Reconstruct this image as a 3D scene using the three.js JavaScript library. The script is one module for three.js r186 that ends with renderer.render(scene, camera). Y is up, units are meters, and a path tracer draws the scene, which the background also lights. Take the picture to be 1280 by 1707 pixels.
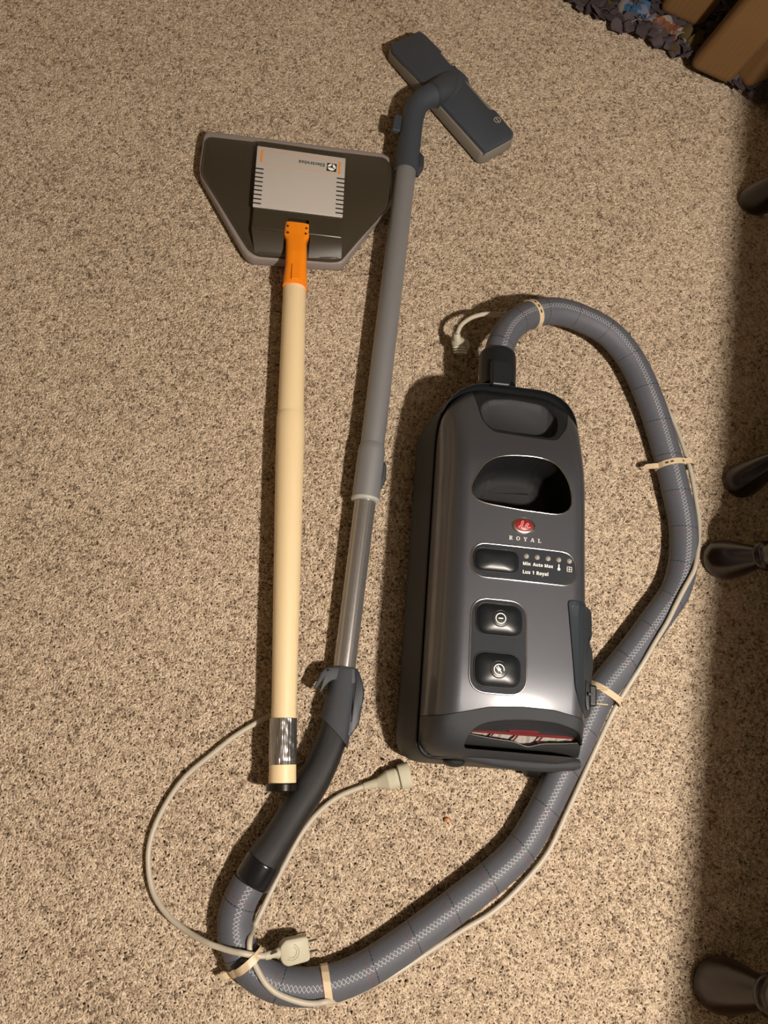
import * as THREE from 'three';
import { mergeGeometries, mergeVertices, toCreasedNormals } from 'three/addons/utils/BufferGeometryUtils.js';
import { RoundedBoxGeometry } from 'three/addons/geometries/RoundedBoxGeometry.js';
import { TextGeometry } from 'three/addons/geometries/TextGeometry.js';
import { FontLoader } from 'three/addons/loaders/FontLoader.js';
import { ImprovedNoise } from 'three/addons/math/ImprovedNoise.js';
import { Brush, Evaluator, SUBTRACTION, INTERSECTION } from 'three-bvh-csg';

// ------------------------------------------------------------------ camera, light, exposure
const scene = new THREE.Scene();
const renderer = new THREE.WebGLRenderer({ antialias: true });
renderer.toneMapping = THREE.LinearToneMapping;
renderer.toneMappingExposure = 0.96;
renderer.shadowMap.enabled = true;
const CAM_H = 1.15;
const camera = new THREE.PerspectiveCamera(67.31, 1280 / 1707, 0.02, 20);
camera.position.set(0, CAM_H, 0);
camera.up.set(-0.03713511, 0.29313037, -0.95535102);
camera.lookAt(0.12006862 * 1, CAM_H - 0.94777587, -0.29547323);
const LAMP = new THREE.Vector3(0.72, 1.6, 0.35);      // bulb of the pendant over the dining table
const LAMP_POWER = 12.6;
const LAMP_COLOR = new THREE.Color(1.0, 0.905, 0.80);
scene.background = new THREE.Color(0, 0, 0);

// ------------------------------------------------------------------ helpers
const V = (a) => new THREE.Vector3(a[0], a[1], a[2]);
function rng(seed) { let s = seed >>> 0; return () => { s = (s + 0x6D2B79F5) >>> 0; let t = Math.imul(s ^ (s >>> 15), 1 | s); t = (t + Math.imul(t ^ (t >>> 7), 61 | t)) ^ t; return ((t ^ (t >>> 14)) >>> 0) / 4294967296; }; }
const noise = new ImprovedNoise();
const clamp = (x, a, b) => Math.min(b, Math.max(a, x));
const sstep = (a, b, x) => { const t = clamp((x - a) / (b - a), 0, 1); return t * t * (3 - 2 * t); };
const lerp = (a, b, t) => a + (b - a) * t;
const taken = new Map();
function numbered(name) { const n = taken.get(name) || 0; taken.set(name, n + 1); return n ? name + '_' + String(n).padStart(3, '0') : name; }
function shade(o) { o.castShadow = true; o.receiveShadow = true; return o; }
const origin = new Map();
function thing(name, label, category, at = [0, 0, 0], turn = 0, group) {
  const o = new THREE.Group(); o.name = numbered(name); scene.add(o);
  o.position.set(...at); o.rotation.y = turn; o.userData = { label, category };
  if (group) o.userData.group = group;
  origin.set(o, turn ? null : at);
  return o;
}
// geometry in world metres is moved to the thing's own base; a turned thing takes geometry in its own frame
function part(name, geos, mat, parent, label) {
  let g = Array.isArray(geos) ? (geos.length > 1 ? join(geos) : geos[0]) : geos;
  let root = parent; while (root.parent && root.parent !== scene) root = root.parent;
  const at = origin.get(root);
  if (at) { g = g.clone(); g.translate(-at[0], -at[1], -at[2]); }
  const m = shade(new THREE.Mesh(g, mat)); m.name = name; parent.add(m);
  if (label) m.userData.label = label;
  return m;
}
function join(list) { return mergeGeometries(list.map((g) => { let q = g.index ? g.toNonIndexed() : g.clone(); for (const k of Object.keys(q.attributes)) if (!['position', 'normal', 'uv'].includes(k)) q.deleteAttribute(k); if (!q.attributes.uv) q.setAttribute('uv', new THREE.BufferAttribute(new Float32Array(q.attributes.position.count * 2), 2)); return q; })); }
function grid(nu, nv, fn, uvf) {             // open grid of (nu+1) x (nv+1) points
  const p = [], t = [], ix = [];
  for (let i = 0; i <= nu; i++) for (let j = 0; j <= nv; j++) { const q = fn(i / nu, j / nv); p.push(q.x, q.y, q.z); const w = uvf ? uvf(i / nu, j / nv) : [i / nu, j / nv]; t.push(w[0], w[1]); }
  for (let i = 0; i < nu; i++) for (let j = 0; j < nv; j++) { const a = i * (nv + 1) + j, b = a + nv + 1; ix.push(a, b, a + 1, b, b + 1, a + 1); }
  const g = new THREE.BufferGeometry(); g.setAttribute('position', new THREE.Float32BufferAttribute(p, 3)); g.setAttribute('uv', new THREE.Float32BufferAttribute(t, 2)); g.setIndex(ix); g.computeVertexNormals(); return g;
}
// tube along points with the section kept upright; r(t) -> [across, up]
function sweep(pts, r, { seg = 60, rad = 20, caps = true, curve, profile, skew, tension = 0.5 } = {}) {
  const c = curve || new THREE.CatmullRomCurve3(pts, false, 'centripetal', tension), L = c.getLength(), P = [], N = [], S = [], TT = [];
  const up = new THREE.Vector3(0, 1, 0);
  for (let i = 0; i <= seg; i++) { const p = c.getPointAt(i / seg), T = c.getTangentAt(i / seg); const s = T.clone().cross(up).normalize(), n = s.clone().cross(T).normalize(); P.push(p); S.push(s); N.push(n); TT.push(T); }
  const pos = [], uv = [], ix = [];
  for (let i = 0; i <= seg; i++) { const q = r(i / seg); const [a, b] = Array.isArray(q) ? q : [q, q];
    for (let j = 0; j <= rad; j++) { const th = j / rad * Math.PI * 2; let cx = Math.cos(th), cy = Math.sin(th); if (profile) [cx, cy] = profile(th, i / seg); const v = P[i].clone().addScaledVector(S[i], cx * a).addScaledVector(N[i], cy * b); if (skew) v.addScaledVector(TT[i], skew(i / seg) * cx * a); pos.push(v.x, v.y, v.z); uv.push(i / seg * L, j / rad); } }
  for (let i = 0; i < seg; i++) for (let j = 0; j < rad; j++) { const a = i * (rad + 1) + j, b = a + rad + 1; ix.push(a, a + 1, b, b, a + 1, b + 1); }
  if (caps) for (const [i, f] of [[0, 1], [seg, 0]]) { const ci = pos.length / 3; pos.push(P[i].x, P[i].y, P[i].z); uv.push(i / seg * L, 0.5); const base = pos.length / 3; for (let j = 0; j <= rad; j++) { const k = (i * (rad + 1) + j) * 3; pos.push(pos[k], pos[k + 1], pos[k + 2]); uv.push(i / seg * L, j / rad); } for (let j = 0; j < rad; j++) f ? ix.push(ci, base + j + 1, base + j) : ix.push(ci, base + j, base + j + 1); }
  const g = new THREE.BufferGeometry(); g.setAttribute('position', new THREE.Float32BufferAttribute(pos, 3)); g.setAttribute('uv', new THREE.Float32BufferAttribute(uv, 2)); g.setIndex(ix); g.computeVertexNormals();
  // weld the normals along the seam
  const na = g.attributes.normal; for (let i = 0; i <= seg; i++) { const a = i * (rad + 1), b = a + rad; const n = new THREE.Vector3(na.getX(a) + na.getX(b), na.getY(a) + na.getY(b), na.getZ(a) + na.getZ(b)).normalize(); na.setXYZ(a, n.x, n.y, n.z); na.setXYZ(b, n.x, n.y, n.z); }
  g.userData = { curve: c, L }; return g;
}
const steps = (list) => (t) => { for (let i = 1; i < list.length; i++) if (t <= list[i][0]) { const k = (t - list[i - 1][0]) / Math.max(1e-6, list[i][0] - list[i - 1][0]); return lerp(list[i - 1][1], list[i][1], k); } return list[list.length - 1][1]; };
function roundShape(pts, r) {                // closed polygon with rounded corners (r one number or one per corner)
  const s = new THREE.Shape(), n = pts.length, R = (i) => Array.isArray(r) ? r[i] : r;
  for (let i = 0; i < n; i++) {
    const p = new THREE.Vector2(...pts[i]), a = new THREE.Vector2(...pts[(i + n - 1) % n]), b = new THREE.Vector2(...pts[(i + 1) % n]);
    const da = a.clone().sub(p), db = b.clone().sub(p), k = Math.min(R(i), da.length() * 0.49, db.length() * 0.49);
    const q0 = p.clone().addScaledVector(da.normalize(), k), q1 = p.clone().addScaledVector(db.normalize(), k);
    i ? s.lineTo(q0.x, q0.y) : s.moveTo(q0.x, q0.y);
    s.quadraticCurveTo(p.x, p.y, q1.x, q1.y);
  }
  s.closePath(); return s;
}
// plan outline [x, z] pushed up from y0 to y1
function prism(pts, y0, y1, { bevel = 0.002, r = 0.006, holes = [], segs = 3, crease = 0.6, curveSegments = 8 } = {}) {
  const s = roundShape(pts.map(([x, z]) => [x, -z]), r);
  for (const h of holes) s.holes.push(roundShape(h.pts.map(([x, z]) => [x, -z]), h.r ?? 0.001));
  const b = Math.min(bevel, (y1 - y0) * 0.49);
  const g = new THREE.ExtrudeGeometry(s, { depth: y1 - y0 - 2 * b, bevelEnabled: b > 0, bevelThickness: b, bevelSize: b, bevelOffset: -b, bevelSegments: segs, curveSegments });
  g.rotateX(-Math.PI / 2); g.translate(0, y0 + b, 0);
  return toCreasedNormals(g, crease);
}
const box = (w, h, d, x, y, z, r = 0.001, seg = 2) => { const g = new RoundedBoxGeometry(w, h, d, seg, Math.min(r, w / 2.01, h / 2.01, d / 2.01)); g.translate(x, y, z); return g; };
const lathe = (prof, n = 32) => new THREE.LatheGeometry(prof.map(([r, y]) => new THREE.Vector2(r, y)), n);
function orient(g, at, dir, up = [0, 1, 0]) { // geometry whose +z runs along dir
  const z = V(dir).normalize(), x = V(up).cross(z).normalize(), y = z.clone().cross(x); const m = new THREE.Matrix4().makeBasis(x, y, z); m.setPosition(V(at)); const q = g.clone(); q.applyMatrix4(m); return q;
}

// ------------------------------------------------------------------ textures and materials
function dataTex(n, m, fn, srgb, repeat = true) {
  const d = new Uint8Array(n * m * 4); for (let j = 0; j < m; j++) for (let i = 0; i < n; i++) { const c = fn(i, j); const k = (j * n + i) * 4; d[k] = clamp(c[0], 0, 255); d[k + 1] = clamp(c[1], 0, 255); d[k + 2] = clamp(c[2], 0, 255); d[k + 3] = 255; }
  const t = new THREE.DataTexture(d, n, m); t.magFilter = THREE.LinearFilter; t.minFilter = THREE.LinearFilter; if (repeat) t.wrapS = t.wrapT = THREE.RepeatWrapping; if (srgb) t.colorSpace = THREE.SRGBColorSpace; t.needsUpdate = true; return t;
}
function speck(seed, base, amp, n = 256) { const r = rng(seed); return dataTex(n, n, () => { const k = (r() + r() + r() - 1.5) * amp; return [base[0] + k, base[1] + k, base[2] + k]; }, false); }
const S = (hex, rough, metal = 0, extra = {}) => new THREE.MeshStandardMaterial({ color: hex, roughness: rough, metalness: metal, ...extra });
const P = (hex, rough, metal = 0, extra = {}) => new THREE.MeshPhysicalMaterial({ color: hex, roughness: rough, metalness: metal, ...extra });
const grain = speck(11, [128, 128, 128], 90); grain.repeat.set(30, 30);
const fine = speck(12, [128, 128, 128], 60);
const M = {
  silver: P(0x4b4d53, 0.46, 0.5, { clearcoat: 0.5, clearcoatRoughness: 0.16 }),
  shell: S(0x15181b, 0.46),
  front: S(0x2c2f34, 0.42),
  navy: S(0x1b2028, 0.5),
  navyDark: S(0x14191e, 0.42),
  button: S(0x12171b, 0.35),
  black: S(0x0c0d0f, 0.5),
  liner: S(0x030507, 0.75),
  pocket: S(0x212327, 0.65),
  chrome: S(0xcfd0d2, 0.22, 1),
  white: S(0xf2f0ea, 0.6),
  red: P(0x8e1a20, 0.4, 0, { clearcoat: 0.4 }),
  redFrame: S(0x5c0307, 0.85),
  filter: S(0xd8d2cc, 0.9),
  plug: S(0xb2ad97, 0.5),
  cord: S(0xb4ac9c, 0.45),
  strap: P(0xcbb798, 0.42, 0, { clearcoat: 0.15 }),
  strapHole: S(0x3a2a22, 0.7),
  wandGrey: P(0x8b8c8e, 0.46, 0.4, { clearcoat: 0.2, clearcoatRoughness: 0.3 }),
  wandSteel: S(0xa5a3a1, 0.43, 0.75),
  ring: S(0xbdbcb8, 0.35, 0.2),
  nozzle: S(0x3c424b, 0.55),
  nozzleDark: S(0x30353c, 0.6),
  sole: S(0x7f7a70, 0.6),
  grip: S(0x131416, 0.36),
  collar: S(0x14161a, 0.22),
  socket: S(0x35393f, 0.48),
  brown: P(0x3b352a, 0.34, 0, { clearcoat: 0.15 }),
  bumper: S(0x8d8480, 0.6),
  plate: S(0xc6c0b9, 0.45, 0.15),
  orange: P(0xf58a12, 0.42, 0, { clearcoat: 0.15 }),
  slot: S(0x14120f, 0.7),
  beige: P(0xe6cfa4, 0.45, 0, { clearcoat: 0.12, clearcoatRoughness: 0.4 }),
  cap: S(0x15110d, 0.25),
  darkWood: P(0x2a160c, 0.3, 0, { clearcoat: 0.4, clearcoatRoughness: 0.2 }),
  tan: S(0x9a7440, 0.75),
  wall: S(0xe0d3bd, 0.9), ceiling: S(0xd8cfc0, 0.95), trim: S(0xe8e0d0, 0.6),
};
for (const k of ['shell', 'front', 'navy', 'pocket', 'grip', 'socket', 'nozzle', 'nozzleDark', 'sole']) { M[k].bumpMap = grain; M[k].bumpScale = 0.00025; }

// duct tape: bright crinkled foil
M.tape = S(0xa8a6a4, 0.26, 0.9, { bumpMap: dataTex(256, 256, (i, j) => { const w = noise.noise(i / 70, j / 5, 2.3) * 60 + noise.noise(i / 22, j / 16, 7.1) * 80 + noise.noise(i / 60, j / 2.2, 4.4) * 30; return [128 + w, 128 + w, 128 + w]; }, false), bumpScale: 0.0022 }); M.tape.bumpMap.repeat.set(9, 1);
// drawn steel: fine lines along the tube
M.wandSteel.roughnessMap = dataTex(64, 256, (i, j) => { const w = 150 + noise.noise(j / 1.7, i / 60, 0.5) * 90; return [w, w, w]; }, false);
// dark wood grain
M.darkWood.map = dataTex(256, 256, (i, j) => { const w = noise.noise(i / 5, j / 60, 1.2) * 26 + noise.noise(i / 30, j / 160, 4.2) * 22; return [96 + w * 1.2, 52 + w * 0.8, 30 + w * 0.5]; }, true); M.darkWood.color.set(0x4c413c);
M.tan.map = dataTex(256, 256, (i, j) => { const w = noise.noise(i / 2.2, j / 90, 1.7) * 18 + noise.noise(i / 40, j / 60, 3.7) * 12; return [106 + w * 0.7, 76 + w * 0.5, 40 + w * 0.35]; }, true); M.tan.color.set(0xffffff); M.tan.map.repeat.set(8, 2);
// braided hose cover; u runs along the hose in metres, v round it (0.25 = uppermost)
{
  const n = 1024, m = 512, LEN = 0.25, r = rng(5);
  const rowR = Array.from({ length: 4096 }, () => r());
  const cv = document.createElement('canvas'); cv.width = n; cv.height = m; const x = cv.getContext('2d');
  const img = x.createImageData(n, m), d = img.data;
  for (let j = 0; j < m; j++) for (let i = 0; i < n; i++) {
    const a = (i + j * 0.7) / 5.0, b = (i - j * 0.7) / 5.0; const cell = (Math.floor(a) + Math.floor(b)) & 1; const fa = a - Math.floor(a), fb = b - Math.floor(b);
    const edge = Math.min(fa, 1 - fa, fb, 1 - fb); const w = (cell ? 8 : -6) + (edge < 0.16 ? -26 : 6) + rowR[(i * 7 + j * 131) & 4095] * 16 - 8;
    const k = (j * n + i) * 4; d[k] = 92 + w; d[k + 1] = 95 + w; d[k + 2] = 103 + w; d[k + 3] = 255;
  }
  x.putImageData(img, 0, 0);
  // white zigzag on the upper side
  x.lineCap = 'round';
  for (let k = 0; k < 88; k++) { const u = k * n / 88, v0 = m * 0.232;
    for (const o of [0, 1]) { x.strokeStyle = ['#c3c5c9', '#a2a5ac'][(k + o) & 1]; x.lineWidth = 2.2; x.beginPath(); const a = v0 - 15 + o * 15, f = (k + o) & 1; x.moveTo(u, a + (f ? 0 : 13)); x.lineTo(u + 11, a + (f ? 13 : 0)); x.stroke(); } }
  // dashed dark and red tracer threads that spiral round
  for (let s = 0; s < 4; s++) { for (let q = 0; q < 26; q++) { const v = q * m / 26; const u = (s + 0.3) * n / 4 + v * 0.12; x.strokeStyle = '#0c0e14'; x.lineWidth = 4.5; x.beginPath(); x.moveTo(u, v); x.lineTo(u + 1.6, v + 11); x.stroke();
    if (q > 2 && q < 12) { x.strokeStyle = '#86293a'; x.lineWidth = 4.5; x.beginPath(); const u2 = u + 46 - q * 2; x.moveTo(u2, v + 4); x.lineTo(u2 + 3, v + 9); x.stroke(); } } }
  const t = new THREE.CanvasTexture(cv); t.colorSpace = THREE.SRGBColorSpace; t.wrapS = t.wrapT = THREE.RepeatWrapping; t.flipY = false; t.repeat.set(1 / LEN, 1);
  const bt = dataTex(512, 256, (i, j) => { const a = (i + j * 0.7) / 2.5, b = (i - j * 0.7) / 2.5, fa = a - Math.floor(a), fb = b - Math.floor(b); const e = Math.min(fa, 1 - fa, fb, 1 - fb); const w = e * 420; return [w, w, w]; }, false); bt.repeat.set(1 / LEN, 1);
  M.hose = S(0xffffff, 0.55, 0, { map: t, bumpMap: bt, bumpScale: 0.0006 });
}
const font = {}; for (const [k, f] of [['serif', 'droid_serif_bold'], ['sans', 'droid_sans_bold'], ['thin', 'droid_sans_regular']]) font[k] = await new FontLoader().loadAsync('fonts/droid/' + f + '.typeface.json');
function text(str, f, size, depth, spacing = 0) {  // lies flat, reads along +x, tops towards -z, centred
  const list = []; let x = 0;
  for (const ch of str) { if (ch === ' ') { x += size * 0.45; continue; } const g = new TextGeometry(ch, { font: font[f], size, depth, curveSegments: 5, bevelEnabled: false }); g.computeBoundingBox(); const b = g.boundingBox; const adv = font[f].data.glyphs[ch].ha * size / font[f].data.resolution; g.translate(x, 0, 0); x += adv + spacing; list.push(g); }
  const g = join(list); g.translate(-(x - spacing) / 2, -size / 2, 0); g.rotateX(-Math.PI / 2); return g;
}
const flat = (g, x, y, z, turn = 0) => { const q = g.clone(); if (turn) q.rotateY(turn); q.translate(x, y, z); return q; };

// ------------------------------------------------------------------ the room
function struct(name, geos, mat) { const m = shade(new THREE.Mesh(Array.isArray(geos) ? join(geos) : geos, mat)); m.name = name; m.userData.kind = 'structure'; scene.add(m); return m; }
const RX0 = -2.4, RX1 = 3.0, RZ0 = -3.0, RZ1 = 2.6, RH = 2.44, FLOOR = -0.010;
const bx = (x0, x1, y0, y1, z0, z1) => { const g = new THREE.BoxGeometry(x1 - x0, y1 - y0, z1 - z0); g.translate((x0 + x1) / 2, (y0 + y1) / 2, (z0 + z1) / 2); return g; };
{
  const n = 1024, r = rng(77);
  const base = dataTex(n, n, (i, j) => { const k = noise.noise(i / 6, j / 6, 3.1) * 0.6 + noise.noise(i / 14, j / 14, 8.1) * 0.5 + (r() - 0.5) * 0.9; return [170 + k * 44, 150 + k * 40, 121 + k * 34]; }, true);
  const b = dataTex(n, n, (i, j) => { const k = noise.noise(i / 5, j / 5, 3.1) * 100 + noise.noise(i / 2.5, j / 2.5, 1.1) * 60; return [128 + k, 128 + k, 128 + k]; }, false);
  base.repeat.set(8, 8); b.repeat.set(8, 8);
  struct('floor', bx(RX0, RX1, FLOOR - 0.1, FLOOR, RZ0, RZ1), S(0xffffff, 1, 0, { map: base, bumpMap: b, bumpScale: 0.004 }));
}
struct('ceiling', bx(RX0, RX1, RH, RH + 0.1, RZ0, RZ1), M.ceiling);
struct('wall_left', bx(RX0 - 0.12, RX0, FLOOR - 0.1, RH + 0.1, RZ0 - 0.12, RZ1 + 0.12), M.wall);
struct('wall_right', bx(RX1, RX1 + 0.12, FLOOR - 0.1, RH + 0.1, RZ0 - 0.12, RZ1 + 0.12), M.wall);
struct('wall_back', bx(RX0, RX1, FLOOR - 0.1, RH + 0.1, RZ0 - 0.12, RZ0), M.wall);
struct('wall_front', bx(RX0, RX1, FLOOR - 0.1, RH + 0.1, RZ1, RZ1 + 0.12), M.wall);
struct('baseboard_left', bx(RX0, RX0 + 0.014, FLOOR, 0.09, RZ0, RZ1), M.trim);
struct('baseboard_back', bx(RX0 + 0.014, RX1, FLOOR, 0.09, RZ0, RZ0 + 0.014), M.trim);

// carpet pile: curled yarn ends lying every way
{
  const yarn = (bend, len) => { const c = new THREE.QuadraticBezierCurve3(new THREE.Vector3(-len / 2, -0.0030, 0), new THREE.Vector3(0, bend, bend * 0.3), new THREE.Vector3(len / 2, -0.0022, bend * 0.5)); const g = new THREE.TubeGeometry(c, 4, 0.00122, 5, false); return g; };
  const kinds = [yarn(0.0020, 0.0044), yarn(0.0014, 0.0036), yarn(0.0026, 0.0038)];
  const r = rng(404), X0 = -0.95, X1 = 1.25, Z0 = -1.82, Z1 = 0.70, STEP = 0.00242;
  const nx = Math.floor((X1 - X0) / STEP), nz = Math.floor((Z1 - Z0) / STEP);
  const lists = kinds.map(() => []);
  for (let i = 0; i < nx; i++) for (let j = 0; j < nz; j++) lists[Math.floor(r() * 3)].push(i * nz + j);
  const pile = new THREE.Group(); pile.name = 'carpet_pile'; pile.userData = { label: 'speckled beige and brown frieze carpet covering the whole floor', category: 'carpet', kind: 'stuff' }; scene.add(pile);
  const mat = S(0xffffff, 0.95), o = new THREE.Object3D(), c = new THREE.Color();
  kinds.forEach((k, q) => {
    const m = shade(new THREE.InstancedMesh(k, mat, lists[q].length)); m.name = 'yarn'; m.userData.kind = 'stuff';
    lists[q].forEach((id, w) => {
      const x = X0 + (Math.floor(id / nz) + r()) * STEP, z = Z0 + (id % nz + r()) * STEP;
      o.position.set(x, -0.0036 + r() * 0.0009, z); o.rotation.set((r() - 0.5) * 0.45, r() * 6.283, (r() - 0.5) * 0.35); const s = 0.86 + r() * 0.5; o.scale.set(s, s, s); o.updateMatrix(); m.setMatrixAt(w, o.matrix);
      const patch = noise.noise(x * 200, z * 200, 0.3) * 0.85 + noise.noise(x * 70, z * 70, 5.3) * 0.3 + noise.noise(x * 7, z * 7, 2.3) * 0.12; const t = patch + (r() - 0.5) * 0.7 + 0.10;
      if (t < -0.46) c.setRGB(0.175, 0.128, 0.085); else if (t < -0.20) c.setRGB(0.325, 0.245, 0.17); else if (t < 0.28) c.setRGB(0.475, 0.375, 0.27); else c.setRGB(0.62, 0.51, 0.385);
      c.multiplyScalar(0.9 + r() * 0.2); m.setColorAt(w, c);
    });
    pile.add(m);
  });
}

// ------------------------------------------------------------------ lamp, table, seats outside the frame
{
  const t = thing('pendant_lamp', 'pendant lamp hanging over the dark wooden dining table', 'lamp', [LAMP.x, RH, LAMP.z]);
  const at = (g) => { g.translate(LAMP.x, 0, LAMP.z); return g; };
  part('ceiling_canopy', at(lathe([[0.001, RH - 0.03], [0.05, RH - 0.025], [0.06, RH]])), M.darkWood, t);
  part('hanging_cord', at(lathe([[0.001, LAMP.y + 0.1], [0.004, LAMP.y + 0.1], [0.004, RH - 0.026], [0.001, RH - 0.026]], 8)), M.cap, t);
  part('lamp_socket', at(lathe([[0.001, LAMP.y + 0.045], [0.018, LAMP.y + 0.045], [0.022, LAMP.y + 0.08], [0.012, LAMP.y + 0.105], [0.001, LAMP.y + 0.105]])), M.cap, t);
  { const sh = []; for (let i = 0; i <= 16; i++) { const k = i / 16; sh.push([0.058 + 0.092 * Math.pow(k, 0.9), LAMP.y + 0.098 - 0.138 * k * k * 0.9]); } for (let i = 16; i >= 0; i--) { const k = i / 16; sh.push([0.055 + 0.092 * Math.pow(k, 0.9), LAMP.y + 0.095 - 0.138 * k * k * 0.9]); } part('lamp_shade', at(lathe(sh, 48)), S(0x3a2c20, 0.7), t); }
  const prof = []; for (let i = 0; i <= 14; i++) { const a = -Math.PI / 2 + i / 14 * 2.75; prof.push([Math.max(0.0006, 0.045 * Math.cos(a)), LAMP.y + 0.045 * Math.sin(a)]); }
  part('light_bulb', at(lathe(prof)), S(0xffffff, 0.4, 0, { emissive: LAMP_COLOR, emissiveIntensity: 12 }), t);
  const l = new THREE.PointLight(LAMP_COLOR, LAMP_POWER, 0, 2); l.position.copy(LAMP); l.castShadow = true; l.shadow.radius = 1.7; l.shadow.mapSize.set(2048, 2048); l.shadow.bias = -0.0005; scene.add(l);
}
{
  // table: its long near edge runs from [0.790, -0.446] to [0.652, 0.230] and on
  const e0 = new THREE.Vector2(0.790, -0.446), e1 = new THREE.Vector2(0.652, 0.230), d = e1.clone().sub(e0).normalize(), nrm = new THREE.Vector2(-d.y, d.x).multiplyScalar(-1); if (nrm.x < 0) nrm.multiplyScalar(-1);
  const at = (s, w) => { const p = e0.clone().addScaledVector(d, s).addScaledVector(nrm, w); return [p.x, p.y]; };
  const t = thing('dining_table', 'dark wooden dining table to the right of the vacuum cleaner', 'table', [1.3, 0, -0.1]);
  part('tabletop', prism([at(-0.42, 0), at(1.45, 0), at(1.45, 0.95), at(-0.42, 0.95)], 0.715, 0.745, { bevel: 0.006, r: 0.05 }), M.darkWood, t);
  for (const [s, w] of [[-0.25, 0.42], [1.25, 0.42], [-0.25, 0.8], [1.25, 0.8]]) { const p = at(s, w); const g = lathe([[0.001, 0], [0.03, 0], [0.034, 0.03], [0.02, 0.1], [0.03, 0.16], [0.024, 0.3], [0.036, 0.6], [0.036, 0.714], [0.001, 0.714]]); g.translate(p[0], 0, p[1]); part('leg', g, M.darkWood, t); }
}
function turnedLeg(x, z, r, lean, top) {
  const k = r / 0.034;
  const g = lathe([[0.001, 0], [0.027 * k, 0], [0.0325 * k, 0.004], [0.034 * k, 0.012], [0.033 * k, 0.024], [0.0285 * k, 0.045], [0.022 * k, 0.072], [0.0165 * k, 0.094], [0.0155 * k, 0.1], [0.023 * k, 0.104], [0.025 * k, 0.109], [0.023 * k, 0.114], [0.0185 * k, 0.118], [0.025 * k, 0.135], [0.0315 * k, 0.165], [0.032 * k, 0.19], [0.024 * k, 0.26], [0.02 * k, 0.31], [0.026 * k, 0.35], [0.026 * k, top], [0.001, top]], 40);
  const p = g.attributes.position; for (let i = 0; i < p.count; i++) { const y = p.getY(i); p.setX(i, p.getX(i) + lean[0] * y); p.setZ(i, p.getZ(i) + lean[1] * y); } g.computeVertexNormals(); g.translate(x, 0, z); return g;
}
function stool(label, feet, r) {
  const cx = (feet[0][0] + feet[1][0] + feet[2][0] + feet[3][0]) / 4, cz = (feet[0][1] + feet[1][1] + feet[2][1] + feet[3][1]) / 4;
  const t = thing('wooden_stool', label, 'stool', [cx, 0, cz]);
  for (const [i, [x, z]] of feet.entries()) part('leg', turnedLeg(x, z, r[i], [(cx - x) * 0.75, (cz - z) * 0.5], 0.425), M.darkWood, t);
  const sh = feet.map(([x, z]) => [lerp(cx, x, 0.74), lerp(cz, z, 0.84)]);
  part('seat', prism([sh[0], sh[1], sh[2], sh[3]], 0.424, 0.452, { bevel: 0.008, r: 0.05 }), M.darkWood, t);
}
stool('dark polished wooden seat on turned legs, one foot touching the outer bend of the hose', [[0.7003, -0.2971], [0.6106, 0.3113], [0.99, 0.42], [1.10, -0.20]], [0.033, 0.037, 0.034, 0.034]);
stool('dark wooden seat on turned legs in deep shadow near the tan bench', [[0.8682, -1.0155], [0.7526, -0.4328], [1.16, -0.36], [1.28, -0.93]], [0.033, 0.029, 0.034, 0.034]);

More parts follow.
